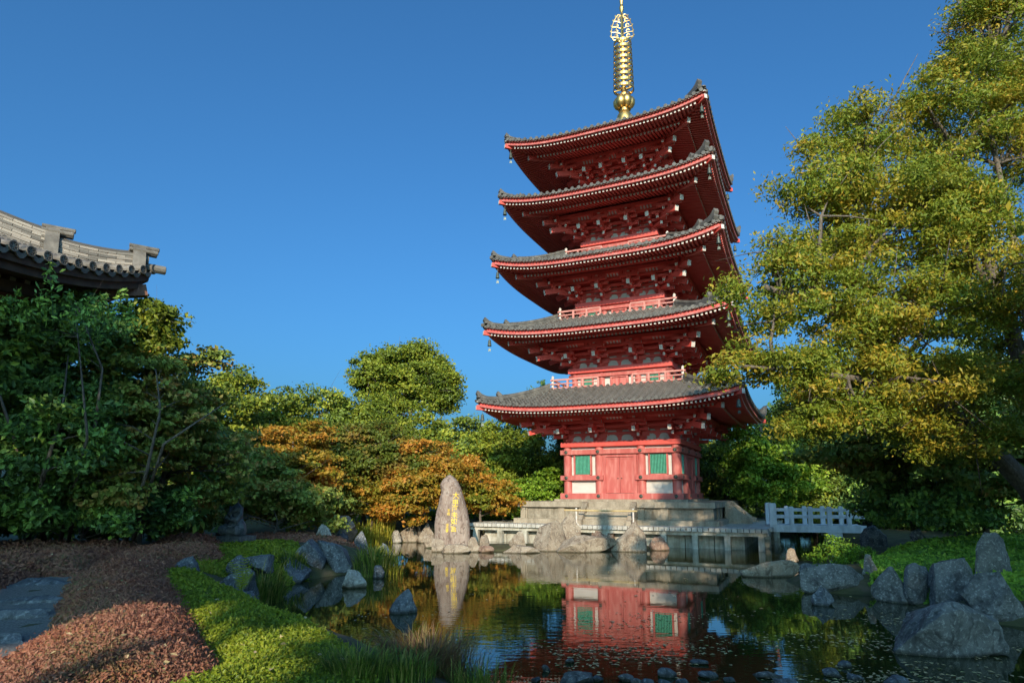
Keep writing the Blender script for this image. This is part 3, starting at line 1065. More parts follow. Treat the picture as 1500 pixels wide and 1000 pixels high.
def gz(X, Y):
    X, Y = np.asarray(X, float), np.asarray(Y, float)
    d = sdist(X, Y, POND)
    top = np.where(X < 3, .95, .62) + .35 * np.exp(-((X + 8) ** 2 / 60 + (Y - 17) ** 2 / 90))
    top = top + np.clip((Y - 24) / 30, 0, 1) * .35
    z = np.where(d > 0, WZ + (top - WZ) * (1 - np.exp(-d / .8)) + wob(X, Y) * .05 * np.clip(d, 0, 1), WZ + np.maximum(d * .45, -.7))
    di = sdist(X, Y, ISLE)
    return np.maximum(z, np.where(di < .6, WZ + .22 * (1 - np.exp(np.minimum(di - .3, 0) / .5)) - np.clip(di - .3, 0, 1) * .6, -9))


def g1(x, y): return float(gz(np.array([x]), np.array([y]))[0])


xs = np.concatenate([[-900, -400, -150, -70], np.arange(-40, 45, .5), [70, 150, 400, 900]])
ys = np.concatenate([[-300, -100, -40], np.arange(-18, 75, .5), [110, 200, 500, 1200]])
X, Y = np.meshgrid(xs, ys, indexing='ij')
Z = gz(X, Y)
mb = MB()
ix = np.arange(X.size).reshape(X.shape)
mb.add(np.stack([X, Y, Z], -1).reshape(-1, 3), np.stack([ix[:-1, :-1], ix[1:, :-1], ix[1:, 1:], ix[:-1, 1:]], -1).reshape(-1, 4))
tag(mb.build('ground', M['dirt'], smooth=True), kind='structure')

m, N, L, P = mat('pond_water')
P.inputs['Base Color'].default_value = (.022, .03, .009, 1)
P.inputs['Roughness'].default_value = .015
P.inputs['IOR'].default_value = 1.58
v = coords(N, L, (1, 1, 1))
w1 = noise_n(N, L, coords(N, L, (.7, 2.2, 1)), 2.6, 2, .5)
w2 = noise_n(N, L, coords(N, L, (.5, .5, 1)), .22, 2, .5)
mk = ramp(N, L, w2, [(.46, (.2, .2, .2)), (.58, (1, 1, 1))])
mu = N.new('ShaderNodeMath'); mu.operation = 'MULTIPLY'
L.new(w1, mu.inputs[0]); L.new(mk, mu.inputs[1])
bump(N, L, mu.outputs[0], P, .07, .05)
M['water'] = m
mb = MB()
mb.add([(-20, 5, WZ), (32, 5, WZ), (32, 56, WZ), (-20, 56, WZ)], [(0, 1, 2, 3)])
tag(mb.build('pond_water', M['water']), kind='structure')

# gravel path with flat stepping stones on the left
PATH = [pw(-300, 960, 1.1), pw(-60, 846, 1.1), pw(60, 828, 1.1), pw(150, 820, 1.1), pw(170, 852, 1.1), pw(160, 890, 1.1), pw(80, 960, 1.1), pw(-60, 1040, 1.1)]
mb = MB()
n = 40
bb = np.array(PATH); lo, hi = bb.min(0), bb.max(0)
gx, gy = np.meshgrid(np.linspace(lo[0], hi[0], n), np.linspace(lo[1], hi[1], n), indexing='ij')
zz = gz(gx, gy) + .012
ix = np.arange(n * n).reshape(n, n)
Q = np.stack([ix[:-1, :-1], ix[1:, :-1], ix[1:, 1:], ix[:-1, 1:]], -1).reshape(-1, 4)
ins = sdist(gx, gy, PATH).ravel() < .1
Q = Q[ins[Q].any(1)]
mb.add(np.stack([gx, gy, zz], -1).reshape(-1, 3), Q)
tag(mb.build('gravel_path', M['gravel'], smooth=True), kind='structure')


# ------------------------------------------------------------------ rocks
def rock_mesh(w, d, h, seed, shape='dome', sub=4, sink=.3):
    rng = np.random.default_rng(seed)
    bm = bmesh.new()
    bmesh.ops.create_icosphere(bm, subdivisions=sub, radius=1)
    V = np.array([v.co for v in bm.verts])
    F_ = np.array([[v.index for v in f.verts] for f in bm.faces])
    bm.free()
    if shape in ('block', 'upright'):
        V = np.sign(V) * np.abs(V) ** .75
    for _ in range(14 if shape != 'dome' else 11):       # cleaved facets
        n = rng.normal(size=3); n[2] = n[2] * .6 + .2
        n /= np.linalg.norm(n)
        c = rng.uniform(.5, .82)
        k = np.maximum(V @ n - c, 0)
        V = V - np.outer(k * .97, n)
    off = Vector(rng.uniform(-50, 50, 3))
    lo, hi = V.min(0), V.max(0)
    V = (V - (lo + hi) / 2) / ((hi - lo) / 2)
    zn = (V[:, 2] + 1) / 2
    if shape == 'point':
        V[:, :2] *= (1 - .66 * np.clip(zn - .1, 0, 1))[:, None]
        V[:, 0] += rng.uniform(-.3, .3) * zn
    elif shape == 'upright':
        V[:, :2] *= (1 - .34 * zn ** 1.4)[:, None]
    elif shape == 'wedge':
        V[:, 2] -= .4 * V[:, 0] * zn
    elif shape == 'wedgel':
        V[:, 2] += .4 * V[:, 0] * zn
    V[:, 2] = (V[:, 2] + 1) / 2
    V[:, 2] /= V[:, 2].max()
    for a in (0, 1): V[:, a] /= np.abs(V[:, a]).max()
    S = np.array([w / 2, d / 2, h * (1 + sink)])
    V = V * S
    V[:, 2] -= h * sink
    g = max(.25, (w * h) ** .5)
    ctr = np.array([0, 0, h * .3])
    for i in range(len(V)):
        p = Vector(V[i]) / g
        f = noise.noise(p * 1.3 + off) * .1 - abs(noise.noise(p * 2.6 + off)) * .13 + noise.fractal(p * 5 + off, .8, 2.1, 5) * .045
        r = V[i] - ctr
        V[i] = V[i] + r * (f + .03)
    return V, F_


def rock(label, x0, x1, yt, yb, mk, shape='dome', dep=.8, zb=WZ, seed=None, sub=4, name='rock', group=None, sink=.3):
    c = atz((x0 + x1) / 2, yb, zb)
    k = c.y / F
    w, h = (x1 - x0) * k, (yb - yt) * k
    dd = max(w, .6 * h) * dep
    V, Fc = rock_mesh(w, dd, h, seed if seed is not None else int(x0 * 7 + yt), shape, sub, sink)
    mb = MB()
    mb.add(V, Fc)
    o = mb.build(name, M['rock_' + mk], smooth=True, sharp=32)
    o.location = (c.x * (1 + dd * .35 / c.y), c.y + dd * .35, zb)
    return tag(o, label, 'rock', group)


rock('broad rounded tan boulder before the concrete deck', 782, 832, 764, 807, 'tan', 'block', .7)
rock('tallest pointed tan rock before the deck, beside the broad rounded boulder', 820, 851, 750, 800, 'tan', 'upright', .6)
rock('small round tan rock between the monolith and the broad boulder', 744, 772, 780, 805, 'tan', 'upright', .7)
rock('long flat brown rock lying before the pointed tan rock', 816, 902, 785, 809, 'tan', 'block', .45)
rock('big pointed tan boulder at the right end of the long flat rock', 893, 947, 765, 808, 'tan', 'point', .6)
rock('small dark rock in the water before the deck posts', 953, 981, 786, 806, 'brown', 'dome', .8)
rock('reddish low rock behind the long flat brown rock', 866, 902, 776, 795, 'brown', 'dome', .8, .25)
rock('small tan rock leaning on the right foot of the monolith', 684, 704, 786, 808, 'tan', 'upright', .8)
rock('small tan upright rock second to the right of the monolith foot', 702, 717, 784, 806, 'tan', 'upright', .8)
rock('flat reddish stone low in the water right of the monolith', 700, 724, 799, 809, 'brown', 'dome', .8)
rock('low wide tan stone in the water before the small round rock', 738, 790, 799, 810, 'tan', 'dome', .5)
rock('rounded tan rock at the left foot of the monolith', 632, 652, 789, 808, 'tan', 'dome', .8)
rock('flat tan stone in the water under the monolith inscription', 648, 688, 797, 810, 'tan', 'dome', .6)
rock('low stone left of the monolith on the back shore', 622, 640, 784, 802, 'tan', 'block', .7)
# back shore
rock('wide tan rock on the back shore left of the monolith', 583, 615, 772, 794, 'tan', 'block', .6)
rock('tan back shore rock nearest to the monolith', 610, 640, 768, 795, 'tan', 'block', .7)
rock('small pale stone at the left end of the back shore rocks', 572, 588, 777, 795, 'pale', 'dome', .8)
rock('large half sunlit rock behind the red mound tip', 474, 522, 758, 792, 'tan', 'dome', .8, .6)
rock('pale small rock poking over the red mound', 462, 486, 769, 792, 'pale', 'wedge', .8, .9)
rock('small blue grey rock at the foot of the half sunlit rock', 492, 510, 778, 793, 'blue', 'dome', .8, .6)
rock('dark blue upright rock at the tip of the red mound', 513, 541, 778, 814, 'blue', 'upright', .7)
rock('pale pointed rock rising from the far left water', 551, 578, 796, 820, 'pale', 'point', .8)
rock('tiny pale stone beside the far pointed rock', 545, 560, 815, 825, 'pale', 'dome', .8)
rock('pale low pyramid rock in the water by the left shore', 499, 546, 837, 862, 'pale', 'point', .8)
rock('small purple grey stone in the shoreline grass', 546, 563, 829, 847, 'blue', 'dome', .8)
# left shore
rock('large blue grey rock in the left shore pair, left half', 422, 478, 793, 844, 'blue', 'block', .8)
rock('large blue grey rock in the left shore pair, right half', 466, 519, 796, 841, 'blue', 'wedge', .8)
rock('flat blue grey wedge rock by the shoreline grass tuft', 400, 450, 820, 853, 'blue', 'wedge', .8)
rock('dark rock half buried in the green azalea', 256, 295, 818, 855, 'blue', 'dome', .8, .8)
rock('big dark blue shore rock under the fern', 306, 374, 836, 892, 'blue', 'block', .7, .25)
rock('dark blue rock stepping down into the water below the fern', 335, 374, 872, 912, 'blue', 'wedge', .8)
rock('dark blue rock behind the big grass tuft', 333, 360, 815, 845, 'blue', 'upright', .8, .7)
rock('low dark rock under the far green azalea', 352, 400, 814, 835, 'blue', 'block', .6, .7)
rock('dark pointed rock alone in the left open water', 569, 611, 866, 898, 'blue', 'point', .85)
# right bank
rock('largest dark boulder in the water at the lower right', 1303, 1458, 888, 962, 'grey', 'wedge', .7, seed=1306 * 7 + 884, sub=5)
rock('grey rock left of the paired boulders on the right bank', 1282, 1338, 835, 883, 'grey', 'point', .8)
rock('mottled dark grey rock behind the grey bank rock', 1324, 1370, 830, 880, 'grey', 'dome', .8, .2)
rock('dark faceted boulder left of the tall upright stone', 1362, 1432, 824, 892, 'grey', 'wedgel', .8, .15)
rock('bulky grey boulder at the right edge below the tall upright stone', 1420, 1512, 846, 912, 'grey', 'block', .8, sub=5)
rock('tall upright grey stone above the right bank boulders', 1429, 1489, 784, 866, 'grey', 'upright', .6, .35, sub=5)
rock('long low grey rock along the right shoreline', 1167, 1276, 829, 868, 'grey', 'block', .4)
rock('small pointed grey rock in the water off the long low rock', 1190, 1226, 859, 887, 'blue', 'point', .8)
rock('long flat sunlit brown rock off the right bank', 1086, 1170, 822, 845, 'tan', 'block', .35)
rock('small upright brown rock behind the flat sunlit one', 1148, 1171, 805, 828, 'tan', 'upright', .7)
rock('dark upright rock between the bush and the ground cover', 1263, 1288, 815, 858, 'grey', 'upright', .7, .2)
rock('small dark rock on top of the right ground cover', 1336, 1362, 775, 800, 'grey', 'upright', .7, .9)
rock('dark mossy rock at the waterfall behind the bridge end', 1262, 1310, 772, 812, 'grey', 'block', .7, .2)
rock('pale flat stone low in the water between flat rock and bush', 1168, 1195, 826, 842, 'blue', 'dome', .8)
rg = random.Random(11)
pebs = [(820, 870, 981, 1004), (868, 884, 988, 997), (905, 928, 985, 998), (924, 944, 990, 1004), (942, 958, 991, 1006), (963, 992, 975, 990), (965, 984, 993, 1006), (1024, 1052, 982, 992), (1060, 1076, 990, 997), (1106, 1142, 983, 992),
        (1136, 1172, 991, 1008), (1206, 1230, 976, 990), (1226, 1246, 965, 976), (1244, 1264, 985, 996), (794, 806, 972, 982), (828, 842, 963, 970), (1012, 1036, 966, 972), (778, 792, 990, 997), (1290, 1330, 988, 1003), (990, 1010, 992, 1002)]
for a, b, c_, d_ in pebs:
    rock('wet grey stone in the shallow water along the bottom edge', a, b, c_ + (d_ - c_) * .35, d_ + 1, rg.choice(['blue', 'grey', 'blue']), 'block', .8, sub=3, name='shallow_stone', group='wet stones in the shallow water')
for i, (px, py, w_, d_) in enumerate([(92, 842, 1.1, .5), (62, 858, 1.3, .55), (52, 880, 1.2, .5), (8, 898, 1.3, .5), (-10, 924, 1.2, .5)]):
    c = atz(px, py, 1.2)
    V, Fc = rock_mesh(w_, d_, .11, 300 + i, 'block', 4, 1.2)
    mb = MB(); mb.add(V, Fc)
    o = mb.build('stepping_stone', M['rock_blue'], smooth=True, sharp=32)
    o.location = (c.x, c.y, g1(c.x, c.y) + .01)
    o.rotation_euler = (0, 0, .25 - .1 * i)
    tag(o, ['dark flat stepping stone farthest along the gravel path', 'wide dark stepping stone second from the far end of the path', 'dark stepping stone in the middle of the gravel path', 'dark stepping stone before the nearest one on the path', 'nearest dark flat stepping stone at the left edge'][i], 'stepping stone', 'stepping stones of the gravel path')

# ------------------------------------------------------------------ inscribed monolith
SY = 34.4
sk = SY / F
sb = aty(662, 806, SY)
SOUT = [(806, 636, 689), (790, 636.5, 688), (770, 636.5, 687.5), (750, 639, 684), (735, 643, 679.5), (722, 645.5, 675.5), (712, 643.5, 671.5), (706, 647, 668), (702, 651, 664), (699, 655, 660), (698.2, 656.5, 658)]


def stele_sec(zf):
    """left, right in metres at height zf (0..1 along the outline)"""
    ysr = 806 - zf * (806 - 698.2)
    ys_ = [s[0] for s in SOUT][::-1]
    l = np.interp(ysr, ys_, [s[1] for s in SOUT][::-1])
    r = np.interp(ysr, ys_, [s[2] for s in SOUT][::-1])
    return (l - 662) * sk, (r - 662) * sk


SH_ = (806 - 698.2) * sk


def stele_disp(x, z):
    return .06 * noise.noise((x * 2.6, z * .5, 3.1)) + .03 * noise.noise((x * 7, z * 1.1, 8.2)) + .015 * noise.noise((x * 16, z * 5, 1.2))


def stele_front(x, z):
    l, r = stele_sec(z / SH_)
    c, hw = (l + r) / 2, max((r - l) / 2, .02)
    dp = min(.48, hw * .8)
    t = min(abs(x - c) / hw, 1)
    return -dp * (1 - t ** 2.6) ** (1 / 2.2) - stele_disp(x, z) * (1 - t ** 4)


mb = MB()
V, Fs = [], []
nz, ns = 46, 40
for a in range(nz):
    z = SH_ * (a / (nz - 1))
    l, r = stele_sec(a / (nz - 1))
    c, hw = (l + r) / 2, max((r - l) / 2, .02)
    for b in range(ns):
        t = 2 * math.pi * b / ns
        x = c + hw * math.copysign(abs(math.cos(t)) ** .9, math.cos(t))
        y = stele_front(x, z) * (1 if math.sin(t) < 0 else -.8) if abs(math.cos(t)) < .999 else 0
        V.append((x + .02 * noise.noise((z * 3, t * 2, 5)), y, z))
for a in range(nz - 1):
    for b in range(ns):
        b2 = (b + 1) % ns
        Fs.append((a * ns + b, a * ns + b2, (a + 1) * ns + b2, (a + 1) * ns + b))
Fs.append(tuple(range((nz - 1) * ns, nz * ns)))
mb.add(V, Fs)
stele = mb.build('inscribed_monolith', M['stele'], smooth=True)
stele.location = (sb.x, SY, sb.z)
tag(stele, 'tall rounded stone monolith with gold characters at the pond edge', 'monolith')


def glyphs(ch, cx, cz, size, parent, name):
    cu = D.curves.new('lettering', 'FONT')
    cu.body = ch
    cu.size = size
    cu.align_x = 'CENTER'
    cu.offset = size * .012
    ob = D.objects.new('lettering', cu)
    COL.objects.link(ob)
    me = D.meshes.new_from_object(ob.evaluated_get(bpy.context.evaluated_depsgraph_get()))
    D.objects.remove(ob)
    bm = bmesh.new(); bm.from_mesh(me)
    bmesh.ops.triangulate(bm, faces=bm.faces[:])
    bmesh.ops.subdivide_edges(bm, edges=bm.edges[:], cuts=1)
    for v in bm.verts:
        x, z = cx + v.co.x, cz + v.co.y
        v.co = (x, stele_front(x, z) - .014, z)
    bm.to_mesh(me); bm.free()
    me.name = name
    me.materials.append(M['goldpaint'])
    o = D.objects.new(name, me)
    link(o, parent)


def sxz(px, py): return (px - 662) * sk, (806 - py) * sk


for ch, px, py in (('大', 667.8, 731.5), ('甲', 667.2, 741.5), ('海', 666.5, 749.5), ('未', 666, 758.8), ('如', 665.6, 767.8), ('宮', 665.3, 778)):
    x, z = sxz(px, py)
    glyphs(ch, x, z, .345, stele, 'inscription')
for ch, px, py in (('平', 657.8, 751), ('成', 657.5, 755.5), ('年', 656.2, 771), ('月', 656, 775), ('書', 655.8, 779)):
    x, z = sxz(px, py)
    glyphs(ch, x, z, .17, stele, 'side_inscription')

# ------------------------------------------------------------------ seated statue
sp = atz(345, 786, 1.42)
statue = tag(empty('monk_statue', (sp.x, sp.y, 1.42)), 'dark bronze statue of a seated robed monk on the red mound', 'statue')
mb = MB()
mb.lathe([(.3, -.05), (.58, .0), (.62, .16), (.56, .34), (.46, .44), (.38, .52), (.35, .7), (.34, .85), (.27, .95), (.15, 1.02), (.09, 1.06), (.085, 1.16)], (0, 0, .06), 28, sx=.86, sy=.62)
mb.lathe([(.03, -.2), (.11, -.16), (.155, -.05), (.17, .05), (.15, .14), (.09, .2), (.01, .22)], (.02, -.02, 1.4), 18, sy=.95)
for s in (-1, 1):
    mb.tube([(s * .25, 0, .98), (s * .33, -.1, .74), (s * .3, -.3, .56), (s * .1, -.42, .6)], [.1, .11, .11, .07], 10)
    mb.tube([(s * .16, -.1, .26), (s * .5, -.24, .27), (s * .46, -.42, .24), (s * .05, -.46, .22)], [.2, .18, .16, .1], 10)
    mb.lathe([(.01, -.05), (.03, -.03), (.03, .03), (.01, .05)], (.02 + s * .14, .0, 1.36), 8)
    mb.tube([(s * .1, -.42, .58), (s * .02, -.47, .62), (s * .0, -.48, .66)], [.06, .05, .02], 8)
mb.lathe([(.01, -.03), (.025, 0), (.01, .04)], (.02, -.18, 1.36), 8)
mb.tube([(-.3, -.12, 1.0), (-.1, -.3, .8), (.1, -.36, .6)], [.05, .06, .05], 8)
mb.tube([(.32, -.1, 1.0), (.12, -.3, .86), (-.08, -.34, .7)], [.05, .06, .05], 8)
for k in range(5):
    z = .1 + k * .07
    mb.tube([(-.46 + k * .03, -.3, z), (0, -.47 + k * .01, z - .03), (.46 - k * .03, -.3, z)], .035, 6)
bd_ = mb.build('body', M['statue'], statue, smooth=True)
rm = bd_.modifiers.new('remesh', 'REMESH')
rm.mode = 'VOXEL'; rm.voxel_size = .022; rm.use_smooth_shade = True
mb = MB(); mb.bx(-.62, .74, -.52, .5, -.3, .04); mb.build('base_slab', M['statue'], statue)
statue.rotation_euler = (0, 0, -.35)
statue.scale = (.74, .84, 1.06)

# ------------------------------------------------------------------ temple hall on the left
HE, HT, HU, HP = 9.0, 2.6, 1.25, .47
HK = aty(226, 397, 19.3)                                # the far right corner of its eave
hn = Vector((.989, -.148, 0)); hm = Vector((.148, .989, 0))
hc = Vector((HK.x, HK.y, 0)) - (hn + hm) * HE
HZE = HK.z - HU
hall = tag(empty('temple_hall', (hc.x, hc.y, 0), math.atan2(hm.y, hm.x) - math.pi / 2), 'old temple hall with grey tiled roof above the left trees', 'temple hall')
# local axes: +X = hn (towards the pond), +Y = hm (away from the eye)


def hlift(s, t): return HU * min(abs(s) / HE, 1.02) ** 3.2 * (1 - min(t / (HE - HT), 1)) ** 1.3


def hz(s, t):
    v = t / (HE - HT)
    return HZE + 3.9 * (.52 * v + .48 * v * v) + hlift(s, t)


mb = MB()
for k in range(4):
    mb.M = rotz(k * math.pi / 2)
    n = int(HE / HP)
    S = [(kk * HP + a * HP, h * 1.1) for kk in range(-n, n + 1) for a, h in PROF]
    S = [(-HE, 0)] + [q for q in S if abs(q[0]) <= HE] + [(HE, 0)]
    ts, hs = [], []
    t = 0
    while t < HE - HT - .05:
        t2 = min(t + .33, HE - HT); ts += [t, t2 - .01]; hs += [.03, 0]; t = t2
    V = np.zeros((len(S), len(ts), 3))
    for a, (s, h) in enumerate(S):
        for b, (tb, hb) in enumerate(zip(ts, hs)):
            q = min(tb, HE - abs(s))
            V[a, b] = (s, -(HE - q), hz(s, q) + .03 + h + hb)
    ix = np.arange(V.shape[0] * V.shape[1]).reshape(V.shape[:2])
    mb.add(V.reshape(-1, 3), np.stack([ix[:-1, :-1], ix[1:, :-1], ix[1:, 1:], ix[:-1, 1:]], -1).reshape(-1, 4))
    for kk in range(-n, n + 1):
        s = kk * HP
        z = hz(s, 0) + .08
        A = np.linspace(0, 2 * math.pi, 15)[:-1]
        P0 = [[(s + r * math.cos(a), -HE + y, z + r * math.sin(a)) for a in A] for r, y in ((.135, .15), (.135, -.07), (.105, -.07), (.1, -.04), (.05, -.04), (.045, -.06))]
        V = sum(P0, [])
        mb.add(V, [(i * 14 + j, i * 14 + (j + 1) % 14, (i + 1) * 14 + (j + 1) % 14, (i + 1) * 14 + j) for i in range(5) for j in range(14)] + [tuple(range(70, 84))])
        for j in range(6):
            a = j * math.pi / 3
            mb.box((s + .072 * math.cos(a), -HE - .05, z + .072 * math.sin(a)), (.03, .03, .03))
        s2 = s + HP / 2
        if abs(s2) < HE - .1:
            z2 = hz(s2, 0)
            arc = [(-.17, .07), (-.1, -.02), (0, -.06), (.1, -.02), (.17, .07), (.17, -.05), (.08, -.16), (0, -.19), (-.08, -.16), (-.17, -.05)]
            mb.prism([(s2 + a, z2 + b + .03) for a, b in arc], (0, -HE + .03, 0), (1, 0, 0), (0, 0, 1), .06)
hroof = mb.build('roof', M['halltile'], hall)
M['noshi'] = leaf_mat('stacked_ridge_tile', [(.1, .09, .08), (.19, .17, .145), (.3, .26, .22), (.4, .35, .29)], 0.0, .6)
rng = np.random.default_rng(3)
for k in range(4):
    mb = MB(); mb.M = rotz(k * math.pi / 2)
    for q0, q1, nc in ((HE - .25, HE - 1.9, 6), (HE - 1.75, HT, 8)):
        nn = max(3, int(abs(q0 - q1) * 1.414 / .42))
        for c_ in range(nc):
            qs = np.linspace(q0, q1, nn + 1)
            for a, b in zip(qs[:-1], qs[1:]):
                sh = (.5 * (c_ % 2)) * (b - a)
                a_, b_ = a + sh, b + sh * .96
                pa = np.array((a_, -a_, hz(a_, HE - a_) + .1 + c_ * .075)); pb = np.array((b_, -b_, hz(b_, HE - b_) + .1 + c_ * .075))
                d = (pb - pa) * .985
                n0 = len(mb.Fc)
                mb.beam(pa, pa + d, .34 + .03 * (c_ % 2), .066)
                f, m_, t_ = mb.Fc[-1]
                mb.Fc[-1] = (f, m_, np.full(len(f), rng.uniform(.1, 1)))
        pts = [(q, -q, hz(q, HE - q) + .1 + nc * .075) for q in np.linspace(q0, q1, 10)]
        mb.tube(pts, .1, 8)
    mb.build('hip_ridge', M['noshi'], hroof, tinted=True)
    for q, hh in ((HE - .3, .75), (HE - 1.85, .85)):
        mb = MB(); mb.M = rotz(k * math.pi / 2)
        z = hz(q, HE - q)
        dd, sd = Vector((1, -1, 0)).normalized(), Vector((1, 1, 0)).normalized()
        poly = [(-.34, 0), (.34, 0), (.26, hh * .6), (.1, hh), (-.1, hh), (-.26, hh * .6)]
        mb.prism(poly, Vector((q, -q, z)) - dd * .2, sd, (0, 0, 1), .34)
        mb.tube([Vector((q, -q, z + hh * .5)) + dd * .12, Vector((q, -q, z + hh * .5)) + dd * .24], .17, 10)
        for so_, zo, ln in ((0, hh + .03, .5), (.13, hh - .12, .46), (-.13, hh - .12, .46)):
            a = Vector((q, -q, z + zo)) + sd * so_
            mb.tube([a - dd * .3, a + dd * .25, a + dd * (ln), a + dd * (ln + .02)], [.065, .065, .07, .05], 10)
        mb.build('ridge_end_tile', M['halltile'], hroof)
    mb = MB(); mb.M = rotz(k * math.pi / 2)
    a = Vector((HE, -HE, hz(HE, 0) + .07)); dd = Vector((1, -1, 0)).normalized()
    mb.tube([a - dd * .3, a + dd * .3, a + dd * .32], [.13, .13, .1], 10)
    mb.build('corner_tile', M['halltile'], hroof)
    mb = MB(); mb.M = rotz(k * math.pi / 2)
    pts = lambda t, dz: [(s, -(HE - t), HZE + hlift(s, t) + dz) for s in np.linspace(-HE + t, HE - t, 40)]
    mb.sweep(pts(.14, -.06), [(-.09, -.2), (.09, -.2), (.09, .0), (-.09, .0)])
    mb.sweep(pts(.26, -.3), [(-.09, -.16), (.09, -.16), (.09, .06), (-.09, .06)])
    mb.sweep(pts(1.3, -.38), [(-.1, -.3), (.1, -.3), (.1, .0), (-.1, .0)])
    S = np.linspace(-1, 1, 41)
    tt = np.linspace(.1, 3.2, 8)
    V = [(a_ * (HE - t), -(HE - t), HZE - .28 + .2 * t + hlift(a_ * (HE - t), t)) for a_ in S for t in tt]
    ix = np.arange(41 * 8).reshape(41, 8)
    mb.add(V, np.stack([ix[:-1, :-1], ix[:-1, 1:], ix[1:, 1:], ix[1:, :-1]], -1).reshape(-1, 4))
    nr = int(HE / .42)
    for j in range(-nr, nr + 1):
        s = j * .42
        for t0, t1, dz in ((.36, 1.3, -.42), (1.2, 3.2, -.62)):
            te = min(t1, HE - abs(s) - .1)
            if te > t0 + .2:
                mb.beam((s, -(HE - te), HZE + dz + .2 * te + hlift(s, te)), (s, -(HE - t0), HZE + dz + .2 * t0 + hlift(s, t0)), .17, .18, 0, 1)
    mb.build('eave_timbers', [M['darkwood'], M['granite2']], hroof)
    mb = MB(); mb.M = rotz(k * math.pi / 2)
    a, b = HE - .12, HE - 3.4
    mb.beam((b, -b, HZE - .5), (a, -a, HZE + HU - .68), .34, .34, 0, 0)
    mb.build('hip_rafter', [M['brownwood']], hroof)
mb = MB()
HW = HE - 3.1
mb.bx(-HW, HW, -HW, HW, 1.0, HZE + .4)
hw = mb.build('wall', M['darkwood'], hall)
mb = MB()
for k in range(4):
    mb.M = rotz(k * math.pi / 2)
    for x in np.linspace(-HW, HW, 5)[:-1]:
        mb.lathe([(.24, 1.0), (.24, HZE - .2)], (x, -HW - .1, 0), 12)
    mb.bx(-HW - .3, HW + .3, -HW - .3, -HW - .02, HZE - .9, HZE - .5)
    mb.bx(-HW, HW, -HW - .2, -HW - .01, 3.4, 3.7)
mb.build('timber_frame', M['brownwood'], hall)


# ------------------------------------------------------------------ plants
def nvec(P, C, rng, up=.6, rnd=.7):
    o = P - C
    o = o / (np.linalg.norm(o, axis=1, keepdims=True) + 1e-6)
    return o * .6 + np.array([0, 0, up * .55]) + rng.normal(size=P.shape) * rnd


def blob(px, py, rx, ry, d, deep=1.0):
    c = aty(px, py, d)
    k = d / F
    return (c, rx * k, (rx + ry) / 2 * k * deep, ry * k)


